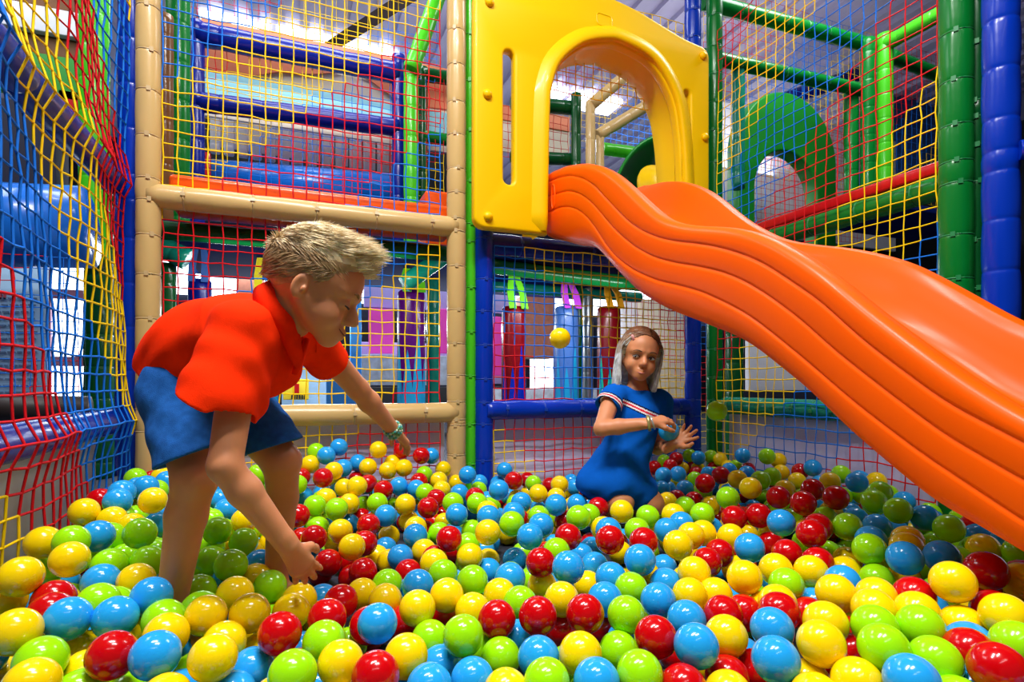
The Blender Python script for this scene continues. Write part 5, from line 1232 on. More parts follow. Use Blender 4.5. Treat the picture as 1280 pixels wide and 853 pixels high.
# ---- eye, lashes and brow
M_DARK = mat('dark_lash', (46, 30, 22), rough=.6); M_BROW = mat('fair_brow', (126, 88, 52), rough=.8)
M_EYEW = mat('eye_white', (235, 232, 226), rough=.15, coat=.6); M_IRIS = mat('blue_iris', (60, 84, 110), rough=.15, coat=.8); M_IRISD = mat('brown_iris', (44, 26, 16), rough=.15, coat=.8)
for q in (-1, 1):
    m = MB(); m.tube([H.p(q * (.030 + x_), .0690 + math.sqrt(max(.0150 ** 2 - x_ ** 2 - .0045 ** 2, 1e-8)), -.0305 + .16 * abs(x_)) for x_ in np.linspace(-.012, .012, 9)], [.0012, .0018, .0022, .0024, .0024, .0024, .0022, .0018, .0012], 6)
    m.build('eyelashes', M_DARK, boy)
    m = MB(); m.tube([H.p(q * x_, .0895 - .5 * (x_ - .012) ** 1.35, -.006 + .09 * math.sin((x_ - .012) * 80) * .08) for x_ in np.linspace(.014, .044, 8)], [.0014, .0026, .0032, .0033, .0030, .0026, .0018, .0010], 6)
    m.build('eyebrow', M_BROW, boy)
M_LIPB = mat('lip_line', (120, 56, 46), rough=.6)
m = MB(); m.tube([H.p(x_, .0935 - 26 * x_ * x_, -.0800 + 18 * x_ * x_) for x_ in np.linspace(-.021, .021, 11)], [.0006, .0011, .0014, .0015, .0015, .0015, .0015, .0015, .0014, .0011, .0006], 6)
m.build('mouth', M_LIPB, boy)
# ---- hair: short sides, a tousled blond top swept forward into a quiff
def hair_mat(name, c0, c1):
    m = mat(name, c0, rough=.45, spec=.4); nt = m.node_tree; b = nt.nodes['Principled BSDF']
    tc = nt.nodes.new('ShaderNodeTexCoord'); n = nt.nodes.new('ShaderNodeTexNoise'); r = nt.nodes.new('ShaderNodeValToRGB')
    n.inputs['Scale'].default_value = 55; n.inputs['Detail'].default_value = 5
    r.color_ramp.elements[0].position = .35; r.color_ramp.elements[1].position = .65
    r.color_ramp.elements[0].color = (*lin(c0), 1); r.color_ramp.elements[1].color = (*lin(c1), 1)
    nt.links.new(tc.outputs['Object'], n.inputs['Vector']); nt.links.new(n.outputs['Fac'], r.inputs['Fac']); nt.links.new(r.outputs['Color'], b.inputs['Base Color'])
    return m
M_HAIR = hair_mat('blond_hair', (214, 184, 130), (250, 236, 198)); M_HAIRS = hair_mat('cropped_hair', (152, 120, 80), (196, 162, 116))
K = Field(HC - .16, HC + .16, .0025)
H.ell(K, (0, -.010, .012), (.0735, .090, .0795), .005)
H.ell(K, (0, .020, .040), (.060, .066, .050), .02)
# hairline: above the brow in front, round the ear, down to the nape
K.cut(H.p(0, .062, .032), un(H.f * .80 - H.u * .62), .006)
K.cut(H.p(0, .010, -.016), -H.u * 1.0 + H.f * .55, .006)
for q in (-1, 1): H.ell(K, (q * .078, .000, -.034), (.028, .024, .030), .006, '-')
K.ripple(.0006, lambda x, y, z: np.sin(240 * x + 90 * z) + np.sin(210 * z - 130 * y))
v, q = K.mesh(1)
rel = (v - H.c) @ H.M / H.s
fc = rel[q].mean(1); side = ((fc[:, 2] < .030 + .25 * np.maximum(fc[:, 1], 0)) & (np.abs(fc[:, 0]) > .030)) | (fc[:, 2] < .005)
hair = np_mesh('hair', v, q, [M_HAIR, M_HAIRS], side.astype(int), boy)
tf = MB(); R = random.Random(11)
def strand(mb, p0, d0, d1, L, r0, mi=0, n=5, seg=5):
    pts = [np.array(p0)]; 
    for k in range(n):
        s_ = (k + .5) / n; d = un(d0 * (1 - s_) + d1 * s_); pts.append(pts[-1] + d * L / n)
    mb.tube(pts, [r0 * (1 - (k / n) ** 1.6 * .97) for k in range(n + 1)], seg, mi, caps=False)
def top_point(x, y):
    zz = 1 - (x / .0735) ** 2 - ((y + .010) / .090) ** 2
    if zz <= .03: return None
    z = .012 + .0795 * math.sqrt(zz)
    w = 1 - (x / .060) ** 2 - ((y - .02) / .066) ** 2
    if w > 0: z = max(z, .040 + .050 * math.sqrt(w))
    return z, un(H.r * x / .0054 + H.f * (y + .010) / .0081 + H.u * (z - .012) / .0063)
for k in range(3600):
    th = R.uniform(0, 2 * PI); rr = math.sqrt(R.random())
    x = rr * .068 * math.cos(th); y = -.014 + rr * .084 * math.sin(th)
    q_ = top_point(x, y)
    if q_ is None or q_[0] < .034: continue
    z, nrm = q_
    fr_ = smoothstep(-.02, .07, y)
    clump = math.sin(x * 150 + 1.3) * .35 + math.sin(y * 110 + x * 60) * .25
    fwd_ = H.f * (.9 + .2 * fr_) + H.r * (clump + R.uniform(-.16, .16)) + H.r * x * 2
    d0 = un(fwd_ + nrm * (.28 + .25 * fr_)); d1 = un(fwd_ * (1 - .35 * fr_) + nrm * (.12 + .65 * fr_ + R.uniform(-.15, .4)))
    L = lerp(.036, .046, fr_) * R.uniform(.7, 1.15)
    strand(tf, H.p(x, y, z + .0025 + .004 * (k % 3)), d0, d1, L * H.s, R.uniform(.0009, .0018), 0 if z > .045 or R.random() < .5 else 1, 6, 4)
for k in range(60):                                                     # loose tips standing up along the crown
    x = R.uniform(-.03, .03); y = R.uniform(-.05, .05); q_ = top_point(x, y)
    strand(tf, H.p(x, y, q_[0] - .002), un(q_[1] + H.f * .5), un(q_[1] * R.uniform(.5, 1) + H.f * R.uniform(.2, .9) + H.r * R.uniform(-.5, .5)), R.uniform(.022, .034), R.uniform(.0009, .0016), 0, 5, 4)
for k in range(420):                                                    # the quiff standing over the forehead
    x = R.uniform(-.044, .046); y = .064 + R.uniform(-.016, .010) - 6 * x * x; z = .046 + R.uniform(-.006, .016)
    g_ = round(x * 90) / 90
    d0 = un(H.f * 1.0 + H.u * R.uniform(.1, .5) + H.r * (x - g_) * -30); d1 = un(H.f * R.uniform(.3, .8) + H.u * (.75 + .5 * math.sin(g_ * 400) + R.uniform(-.2, .2)) + H.r * (x - g_) * -40)
    strand(tf, H.p(x, y, z), d0, d1, R.uniform(.030, .044) * H.s, R.uniform(.0009, .0018), 0, 6, 4)
for k in range(4200):                                                   # short hair lying flat at the back and sides
    th = R.uniform(0, 2 * PI); z = R.uniform(-.040, .066)
    c = math.sqrt(max(0, 1 - ((z - .012) / .0795) ** 2)); x = .0735 * c * math.cos(th); y = -.010 + .090 * c * math.sin(th)
    if y > .044 - .3 * max(0, .03 - z) or z < -.012 + .55 * min(y, .0) * -.0 + .35 * y - .004: continue
    if abs(x) > .045 and -.02 < y < .022 and z < .004: continue
    nrm = un(H.r * x / .0054 + H.f * (y + .010) / .0081 + H.u * (z - .012) / .0063)
    d0 = -H.u * .55 - H.f * .75 if z < .02 else H.f * .7 - H.u * .25
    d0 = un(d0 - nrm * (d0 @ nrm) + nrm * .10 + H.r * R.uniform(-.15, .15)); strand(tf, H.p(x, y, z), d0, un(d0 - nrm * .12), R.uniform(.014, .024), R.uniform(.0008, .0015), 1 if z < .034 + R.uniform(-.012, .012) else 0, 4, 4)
tf.build('tousled_locks', [M_HAIR, M_HAIRS], hair)
# ================================================================ the girl
girl = empty('person', P(775, 640, 2.05), 'girl in a blue dress with a striped chest kneeling in the balls by the slide', 'person')
girl.location.z = .05
G = {}
G['neck'] = pt(797, 491, 2.06); G['chest'] = pt(795, 522, 2.07); G['bel'] = pt(786, 556, 2.08); G['pel'] = pt(772, 588, 2.07)
G['shR'] = pt(765, 497, 2.03); G['elR'] = pt(752, 536, 1.93); G['wrR'] = pt(813, 529, 1.90)
G['shL'] = pt(826, 503, 2.13); G['elL'] = pt(822, 560, 2.10); G['wrL'] = pt(838, 558, 1.98)
G['knR'] = pt(774, 627, 1.99); G['anR'] = pt(745, 660, 2.12); G['knL'] = pt(812, 630, 2.04); G['anL'] = pt(790, 662, 2.18)
HG = pt(800, 439, 2.05)
gf = un(-CF * .98 + CR * .02 + V(0, 0, -.06)); gu = un(V(0, 0, 1) + CR * .16)
H2 = Head(HG, gf, gu, .93)
for k in ('knR', 'anR', 'knL', 'anL'): G[k][2] = max(G[k][2], .075)
allp = np.array(list(G.values()) + [HG])
lo = allp.min(0) - .15; hi = allp.max(0) + .15; lo[2] = .02
F = Field(lo, hi, .0028)
F.cap(G['pel'], G['bel'], .080, .070, .03); F.cap(G['bel'], G['chest'], .070, .074, .03); F.cap(G['chest'], G['neck'], .066, .034, .03)
F.cap(G['shR'] * .8 + G['neck'] * .2, G['shL'] * .8 + G['neck'] * .2, .034, .034, .04)
F.cap(G['neck'], H2.p(0, -.020, -.05), .033, .033, .02)
H2.build(F, smile=1.0, lids=False)
F.cap(G['shR'], G['elR'], .033, .027, .03); F.cap(G['elR'], G['elR'] * .65 + G['wrR'] * .35, .026, .0265, .01); F.cap(G['elR'] * .65 + G['wrR'] * .35, G['wrR'], .0265, .018, .01)
F.cap(G['shL'], G['elL'], .033, .026, .03); F.cap(G['elL'], G['wrL'], .0255, .018, .01)
F.cap(G['pel'], G['knR'], .072, .050, .03); F.cap(G['knR'], G['anR'], .045, .03, .02)
F.cap(G['pel'], G['knL'], .072, .050, .03); F.cap(G['knL'], G['anL'], .045, .03, .02)
dR = un(pt(838, 523, 1.93) - G['wrR'])
hand(F, G['wrR'], dR, un(V(0, 0, .85) - CF * .35 + CR * .1), .125, (.42, .45, .48, .52), 1, .22)
dL = un(pt(855, 546, 1.97) - G['wrL'])
hand(F, G['wrL'], dL, un(CF * .75 - V(0, 0, .45) + CR * .1), .122, (.20, .24, .26, .28), -1, .30, splay=(.42, .16, -.10, -.40), thumb=(1.0, .9))
v, q = F.mesh(2)
np_mesh('body', v, q, M_SKIN, None, girl)
del F
# ---- dress
def dress_mat():
    m = cloth('blue_dress_jersey', (8, 88, 186), .2, 500, .05)
    return m
M_DRESS = dress_mat()
M_STRIPE = [cloth('white_stripe', (226, 222, 224)), cloth('red_stripe', (214, 40, 56)), cloth('navy_stripe', (14, 22, 60))]
S = Field(lo, hi, .003)
S.cap(G['shR'] * .85 + G['neck'] * .15, G['shL'] * .85 + G['neck'] * .15, .042, .042, .04)
S.cap(G['chest'], G['bel'], .085, .084, .03); S.cap(G['chest'], G['neck'], .080, .046, .03)
S.cap(G['bel'], G['pel'], .084, .100, .03)
S.cap(G['pel'], pt(770, 604, 2.02), .098, .078, .03); S.cap(G['pel'], G['pel'] * .4 + G['knL'] * .6, .095, .075, .03)
S.ell(pt(760, 603, 2.06), (.12, .11, .075), None, .04)
S.cap(G['shR'], pt(757, 514, 1.985), .046, .046, .02); S.cap(G['shL'], pt(826, 530, 2.12), .046, .043, .02)
S.ripple(.0022, lambda x, y, z: np.sin(70 * x - 55 * z + 2 * np.sin(25 * z)) * .7 + np.sin(60 * (x + y) + 40 * z) * .4)
cR = pt(757, 505, 1.99); aR = un(G['elR'] - G['shR'])
S.cut(cR, un(aR + CR * -.15), .003, cR - .08, cR + .08); S.cap(cR + aR * .016, cR + aR * .07, .037, .042, .003, '-')
S.cap(G['neck'] + un(HG - G['neck']) * .006, H2.p(0, 0, -.06), .043, .06, .005, '-')
S.cut(pt(760, 640, 2.0), V(0, 0, -1), .003)
k_ = pt(775, 634, 1.91); S.ell(k_, (.06, .05, .05), None, .01, '-')
v, q = S.mesh(2)
# woven stripes: a band across the chest and one round the near sleeve
fc = v[q].mean(1)
ta = un(G['neck'] - G['bel']); bd = un(ta + CR * .30)
s0 = (fc - pt(795, 508, 2.0)) @ bd
mi = np.zeros(len(q), int)
slv = (np.linalg.norm(fc - cR, axis=1) < .062) & (((fc - G['chest']) @ un(G['shR'] - G['shL'])) > .070)
def stripe(d, on):
    for i, (a, b) in enumerate(((-.017, -.0125), (-.0125, -.0075), (-.0075, -.001), (-.001, .004), (.004, .009))):
        mi[on & (d >= a) & (d < b)] = (3, 1, 2, 1, 3)[i]
front = ((fc - G['chest']) @ -CF) > -.01
stripe(s0, front & ~slv)
stripe((fc - cR) @ -un(aR + CR * -.15) - .022, slv)
dress = np_mesh('dress', v, q, [M_DRESS] + M_STRIPE, mi, girl)
del S
# ---- bracelets on her near wrist
M_GOLD = mat('pale_gold_band', (186, 176, 116), rough=.3, metal=.6); M_SILV = mat('silver_band', (190, 192, 196), rough=.3, metal=.6)
aw = un(G['wrR'] - G['elR'])
b1 = MB(); b1.tube([Vector(c) for c in ring_path(G['wrR'] - aw * .006, aw, .0225, 24)], .0062, 8, closed=True); o = b1.build('bracelet', M_GOLD, girl); o['label'] = 'pale gold bracelet'
b1 = MB(); b1.tube([Vector(c) for c in ring_path(G['wrR'] + aw * .007, aw + V(0, 0, .2), .0225, 24)], .0032, 6, closed=True); o = b1.build('bracelet', M_SILV, girl); o['label'] = 'thin silver bracelet'
# ---- eyes, brows
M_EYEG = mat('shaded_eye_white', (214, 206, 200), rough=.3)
M_IRG = mat('dark_brown_iris', (34, 20, 12), rough=.2)
for q in (-1, 1):
    c = H2.p(q * .0300, .0730, -.0250); Mx = Matrix(H2.M.tolist())
    e = MB(); e.ball(c, H2.s, 18, 12, sc=(.0122, .0098, .0062), rot=Mx); eo = e.build('eye', M_EYEG, girl)
    i_ = MB(); i_.ball(H2.p(q * .0300 + .0030, .0768, -.0246), H2.s, 14, 10, sc=(.0056, .0066, .0058), rot=Mx); i_.build('iris', M_IRG, eo)
    m = MB(); m.tube([H2.p(q * x_, .0945 - .36 * (x_ - .012), -.0055 + .0045 * math.sin((x_ - .014) / .032 * PI)) for x_ in np.linspace(.014, .046, 8)], [.001, .0018, .0022, .0022, .002, .0017, .0013, .0008], 6)
    m.build('eyebrow', mat('brown_brow', (92, 60, 38), rough=.8), girl)
    m = MB(); m.tube([H2.p(q * .0175, .0800, -.0245), H2.p(q * .0235, .0835, -.0202), H2.p(q * .030, .0838, -.0184), H2.p(q * .037, .0800, -.0198), H2.p(q * .0430, .0745, -.0235)], .0017, 6)
    m.build('eyelashes', M_DARK, girl)
M_LIP = mat('lip', (176, 96, 84), rough=.4)
lp = MB(); lp.tube([H2.p(x_, .0915 - 26 * x_ * x_, -.0848 + 8 * x_ * x_) for x_ in np.linspace(-.017, .017, 9)], [.0008, .0018, .0026, .003, .0032, .003, .0026, .0018, .0008], 8)
pass; lp.build('lower_lip', M_LIP, girl)
# ---- hair: brown roots parted off-centre, pale blond lengths in a long bob
M_MID = hair_mat('fair_brown_hair', (134, 112, 88), (170, 150, 126)); M_ROOT = hair_mat('brown_root_hair', (96, 58, 36), (132, 84, 52)); M_PALE = hair_mat('pale_blond_hair', (172, 176, 178), (222, 226, 228))
K = Field(HG - V(.17, .17, .22), HG + .15, .003)
H2.ell(K, (0, -.010, .010), (.0755, .090, .0800), .005)
H2.cap(K, (0, -.045, .01), (0, -.040, -.105), .058, .052, .03)
for q in (-1, 1):
    H2.cap(K, (q * .056, .012, .022), (q * .066, .010, -.050), .022, .020, .02); H2.cap(K, (q * .066, .010, -.050), (q * .062, .012, -.128), .020, .015, .02)
    H2.cap(K, (q * .050, -.03, .0), (q * .052, -.03, -.12), .032, .026, .03)
K.cut(H2.p(0, .058, .035), un(H2.f * .85 - H2.u * .50), .006)
H2.ell(K, (0, .055, -.045), (.0535, .085, .080), .010, '-')
K.ripple(.0012, lambda x, y, z: np.sin(330 * (x * cT - y * sT)) * .6 + np.sin(210 * x + 170 * y + 8 * z))
K.cut(H2.p(0, 0, -.135), -H2.u, .008)
v, q = K.mesh(1)
rel = (v - H2.c) @ H2.M / H2.s; fz = rel[q].mean(1)
wv_ = .010 * np.sin(fz[:, 1] * 190 + fz[:, 0] * 120) + .006 * np.sin(fz[:, 1] * 520)
hair = np_mesh('hair', v, q, [M_ROOT, M_PALE, M_MID], np.where(fz[:, 2] < -.012 + wv_, 1, np.where(fz[:, 2] < .030 + wv_, 2, 0)), girl)
lk = MB(); R = random.Random(4)
PART = -.018
for k in range(2000):
    y = R.uniform(-.080, .064); sd2 = R.choice((-1, 1))
    # a strand starts near the parting, arches over the crown and falls straight down
    x0_ = PART + sd2 * abs(R.gauss(0, .028)); x0_ = max(-.06, min(.06, x0_))
    zz = 1 - (x0_ / .0765) ** 2 - ((y + .010) / .092) ** 2
    if zz <= .02: continue
    z0_ = .012 + .083 * math.sqrt(zz)
    end = -.135 + R.uniform(-.016, .020)
    xe = sd2 * (.068 + R.uniform(-.006, .012)) if y > -.05 else x0_ * 1.1 + sd2 * .02
    ye = y * .55 + .002 if y > .0 else y
    if y > .015: ye = .020 + R.uniform(-.02, .018)
    pts = [(x0_, y, z0_ + .001)]
    if y > -.05:
        for a in (.35, .7, 1.0):
            xx = lerp(x0_, sd2 * .080, a); w = max(0, 1 - (xx / .0785) ** 2 - ((lerp(y, ye, a) + .010) / .094) ** 2)
            pts.append((xx, lerp(y, ye, a), max(.012 + .085 * math.sqrt(w), .0)))
    else:
        for a in (.5, 1.0): pts.append((lerp(x0_, xe, a), y - .018 * a, lerp(z0_, .0, a)))
    lx_, ly_, lz_ = pts[-1]
    for a in (.35, .7, 1.0): pts.append((lerp(lx_, xe, a) + sd2 * .004 * math.sin(a * PI), ly_ + .006 * a, lerp(lz_, end, a)))
    cur = catmull(pts, 3); n_ = len(cur); r0 = R.uniform(.0016, .0030)
    w3 = [H2.p(*c) for c in cur]
    # roots brown, lengths pale: two runs of the same lock
    cutz = .034 + R.gauss(0, .016) + (.012 if sd2 > 0 else -.01); ci = next((i for i, c in enumerate(cur) if c[2] < cutz), n_ - 1); ci = max(1, min(ci, n_ - 2))
    cj = max(ci + 1, min(n_ - 2, ci + 3)); rr_ = [r0 * (1 - .6 * (i / (n_ - 1)) ** 2) for i in range(n_)]
    lk.tube(w3[:ci + 1], rr_[:ci + 1], 4, 0, caps=False); lk.tube(w3[ci:cj + 1], rr_[ci:cj + 1], 4, 2, caps=False); lk.tube(w3[cj:], rr_[cj:], 4, 1, caps=False)
lk.build('hair_locks', [M_ROOT, M_PALE, M_MID], hair)
cl = MB(); cc = H2.p(.050, .060, .044)
cl.tube([np.array(cc) + (H2.u * a * .7 + H2.r * a * .4) * .014 for a in (-1, -.4, .3, 1)], [.003, .0055, .0055, .003], 8)
o = cl.build('hair_clip', mat('pink_hair_clip', (226, 160, 160), rough=.3, coat=.4), girl); o['label'] = 'small pink hair clip'
# ================================================================ the play structure and the hall behind the nets
def dull(name, rgb, rough=.6, **k): return mat(name, rgb, rough=rough, **k)
M_CREAM = dull('cream_board', (226, 214, 196)); M_PEACH = dull('peach_paint', (226, 128, 90)); M_SKY = dull('pale_blue_paint', (140, 206, 226))
M_NAVY = dull('navy_wall', (14, 18, 44), .8); M_DARK2 = dull('dark_wall', (12, 16, 24), .8); M_ROOF = dull('lilac_grey_roof', (176, 170, 200), .5, noise=.06, nscale=3)
M_BEAM = dull('dark_roof_beam', (46, 34, 38)); M_PLASTW = mat('white_plastic', (242, 242, 248), rough=.35)
M_ROLL = mat('bright_blue_vinyl', (16, 104, 206), rough=.25, coat=.3)
M_PINK = dull('pink_poster', (250, 70, 190)); M_LAV = dull('lavender_board', (190, 180, 240)); M_STONE = dull('pale_stone', (196, 208, 226), noise=.25, nscale=14)
M_LBLUE = dull('sky_blue_board', (40, 140, 220)); M_PURPLE = mat('purple_vinyl', (88, 12, 110), **VIN); M_MAROON = mat('maroon_vinyl', (120, 6, 16), **VIN)
M_ROYAL = mat('royal_vinyl', (10, 40, 170), **VIN); M_STEELB = mat('steel_blue_vinyl', (70, 110, 180), **VIN); M_AQUA = mat('aqua_vinyl', (30, 160, 210), **VIN)
M_JADE = mat('jade_vinyl', (20, 170, 150), **VIN); M_STRAPG = mat('lime_strap', (110, 220, 20), rough=.6); M_STRAPP = mat('violet_strap', (190, 60, 210), rough=.6)
M_STRAPO = mat('amber_strap', (222, 150, 10), rough=.6); M_STRAPY = mat('yellow_strap', (240, 220, 10), rough=.6)
M_BRICK = dull('salmon_brick', (190, 120, 96), noise=.12, nscale=18); M_STEEL = mat('grey_steel', (150, 154, 156), rough=.3, metal=.7)
M_WOOD = dull('brown_wood', (112, 66, 26), noise=.15, nscale=10); M_GBOARD = dull('green_board', (16, 140, 24)); M_TUBE = mat('green_tube_plastic', (24, 140, 40), rough=.35)
M_NOTICE = dull('pale_blue_notice', (170, 208, 240)); M_INK = dull('grey_blue_ink', (110, 140, 176)); M_INKR = dull('red_ink', (200, 90, 100)); M_MAUVE = dull('mauve_frame', (150, 96, 120))
def glow(name, rgb, e): return mat(name, rgb, emit=e)
M_SKYL = glow('skylight_glow', (236, 244, 255), 4.0); M_WIN = glow('window_glow', (226, 240, 255), 4); M_LAMP = glow('lamp_glow', (255, 255, 250), 6)
M_SEAT = dull('dark_seat', (30, 34, 40))
def box_px(mb, x0, y0, x1, y1, Y, dep, mi=0, bev=.006):
    a = PY(x0, (y0 + y1) / 2, Y).x; b = PY(x1, (y0 + y1) / 2, Y).x; xm = (x0 + x1) / 2
    z1 = PY(xm, y0, Y).z; z0 = PY(xm, y1, Y).z
    mb.box((a, Y, max(z0, .001)), (b, Y + dep, z1), mi, bev); return mb
def board(name, label, cat, x0, y0, x1, y1, Y, m, dep=.04, bev=.006, group=None):
    mb = MB(); box_px(mb, x0, y0, x1, y1, Y, dep, 0, bev)
    return tag(mb.build(name, m), label, cat, group)
def struct(name, lo, hi, m):
    mb = MB(); mb.box(lo, hi); o = mb.build(name, m); o['kind'] = 'structure'; return o
def apost(label, px, Y, r, m, y_top=None, y_bot=None, tie=None):
    a = PY(px, 480, Y); z1 = 3.1 if y_top is None else PY(px, y_top, Y).z; z0 = .001 if y_bot is None or y_bot > 320 else (zU - .004 if px < 900 else zD)
    return padded('padded_post', label, 'post', (a.x, Y, z0), (a.x, Y, z1), r, m, pitch=.18, tie=tie)
def abar(label, p0, p1, r, m, tie=None, name='padded_bar'):
    return padded(name, label, 'bar', p0, p1, r, m, pitch=.2, tie=tie)
# ---- shell of the hall
struct('ceiling', (-6, -4, 4.05), (9, 9.4, 4.15), M_ROOF)
rf = MB()
for k in range(60):
    x = -5 + k * .22
    rf.box((x, 2.2, 4.0), (x + .09, 9.3, 4.05))
o = rf.build('ceiling_ribs', M_ROOF); o['kind'] = 'structure'; o.name = 'trim_5'
struct('wall_back', (-6, 9.3, 0), (9, 9.4, 4.1), M_NAVY)
struct('wall_left', (-6.1, -4, 0), (-6, 9.4, 4.1), M_DARK2)
struct('wall_right', (9, -4, 0), (9.1, 9.4, 4.1), M_DARK2)
for k, (a, b) in enumerate(((-.80, -.22), (-.14, .40), (.46, 1.02), (2.5, 2.98), (3.08, 3.7))):
    s_ = MB(); s_.box((a, 5.82, 3.94), (b, 6.16, 3.99)); o = s_.build('window_%d' % (k + 1), M_SKYL); o['kind'] = 'structure'
bmm = MB(); bmm.tube([(1.10, 4.2, 3.72), (.28, 5.6, 3.72), (-.2, 6.4, 3.72)], .07, 4, smooth=False); bmm.build('roof_beam', M_BEAM)
tag(bpy.data.objects['roof_beam'], 'dark beam slanting under the bright skylights of the roof', 'beam')
# ---- upper deck
deck = MB(); deck.box((xt1 - .02, BW + .30, zU - .045), (2.2, 4.0, zU - .005), bev=.01)
tag(deck.build('deck', mat('deck_vinyl', (6, 30, 104), rough=.85, spec=.1)), 'dark blue deck of the upper level behind the nets', 'deck')
zD = PY(1085, 257, 2.95).z
deck = MB(); deck.box((3.72, 2.8, zD - .05), (5.2, 3.4, zD), bev=.01)
tag(deck.build('deck', MATS['deck_vinyl']), 'dark upper platform beyond the right net carrying the green posts', 'deck')
# ---- upper left bay
board('wall_panel', 'black panel painting the dark gap behind the white slats of the upper bay', 'panel', 245, 120, 600, 262, 4.45, M_DARK2, .05)  # black colour stands in for the dark gap behind the slats
apost('brown padded post just inside the upper back net, far left', 206, 3.0, .036, M_BROWN, 20, 236)
apost('deep green padded post behind the upper net, right of the brown one', 223, 3.15, .052, M_GREEN, -40, 236)
apost('dark blue post at the left end of the two blue rails', 246, 3.7, .042, M_DBLUE, 28, 240)
apost('dark blue post at the right end of the two blue rails', 498, 3.7, .042, M_DBLUE, 70, 262)
apost('lime green post behind the upper net beside the dark blue rails', 514, 3.6, .048, M_LIME, 80, 264)
apost('deep green post half hidden by the lime green post', 528, 3.75, .035, M_DGREEN, 85, 262)
def rail(label, px0, y0, px1, y1, Y, r, m): return abar(label, PY(px0, y0, Y), PY(px1, y1, Y), r, m)
rail('upper dark blue rail over the painted mural', 246, 42, 498, 92, 3.7, .066, M_DBLUE)
rail('lower dark blue rail under the painted mural', 246, 127, 498, 160, 3.7, .055, M_DBLUE)
rail('lime green brace slanting up beside the tan post', 514, 88, 560, -40, 3.55, .05, M_LIME)
rail('deep green rail high behind the middle tan post', 528, 93, 600, 104, 3.75, .045, M_DGREEN)
rail('deep green rail behind the middle tan post, at slide top height', 528, 170, 600, 182, 3.75, .04, M_GREEN)
mu = MB(); box_px(mu, 250, 58, 600, 170, 3.86, .02, bev=0)
mural = mu.build('mural', M_CREAM); tag(mural, 'cream mural panel with a peach wave and a pale blue band', 'panel')
wv = MB(); n = 40; X0, X1 = PY(252, 60, 3.85).x, PY(600, 60, 3.85).x; zt2 = PY(425, 58, 3.85).z
up_ = []; lo_ = []
for k in range(n + 1):
    x = lerp(X0, X1, k / n); up_.append((x, 3.85, zt2)); lo_.append((x, 3.85, zt2 - .24 - .07 * math.sin(k / n * 9 + .6) - .02 * math.sin(k / n * 21)))
wv.prism(up_ + lo_[::-1], (0, .008, 0)); wv.build('peach_wave', M_PEACH, mural)
wb = MB(); wb.box((X0, 3.845, PY(425, 158, 3.85).z), (X1, 3.856, PY(425, 118, 3.85).z)); wb.build('blue_band', M_SKY, mural)
ws = MB()
for k in range(15):
    px = 262 + k * 17.5; a = PY(px, 150, 4.05); xa = a.x; zt3 = PY(px, 118 + k * 1.5, 4.05).z; zb3 = PY(px, 190 + k * 2.6, 4.05).z
    ws.box((xa, 4.05, zb3), (xa + .06, 4.09, zt3), bev=.012)
    ws.box((xa + .06, 4.075, zb3 + .05), (xa + .085, 4.085, zt3), bev=.004)
tag(ws.build('slatted_screen', M_PLASTW), 'white screen of hanging plastic slats under the lower blue rail', 'screen')
ro = MB(); ro.tube([PY(262, 226, 3.95), PY(505, 242, 3.95)], .13, 20)
tag(ro.build('padded_roll', M_ROLL), 'glossy bright blue padded roll lying behind the blue rails', 'roll')
board('end_pad', 'narrow red pad at the left end of the bright blue roll', 'pad', 254, 190, 263, 236, 3.78, M_RED, .05)
def back_net(label, Y, x0, x1, y0, y1, xm, ph, seed, sgn=1, seq=(0, 1, 2), pitch=.06, r=.0021):
    """a net of the structure behind, between picture columns x0..x1 and rows y0..y1 (rows read at column xm)"""
    a = PY(x0, 400, Y).x; b = PY(x1, 400, Y).x; zt_ = PY(xm, y0, Y).z; zb_ = PY(xm, y1, Y).z
    return net(label, lambda i, j: (a + i * pitch, Y, zt_ - j * pitch), int((b - a) / pitch), int((zt_ - zb_) / pitch), ph, 0, sgn, r=r, seed=seed, seq=seq, period=9)
back_net('net of the second bay, in front of the mural and the white slats', 3.72, 255, 556, 62, 255, 400, 3, 21, seq=(2, 1, 0))
back_net('net hanging under the skylights of the roof', 4.6, 215, 556, -60, 120, 400, 3, 22, seq=(0, 2, 1), pitch=.08)
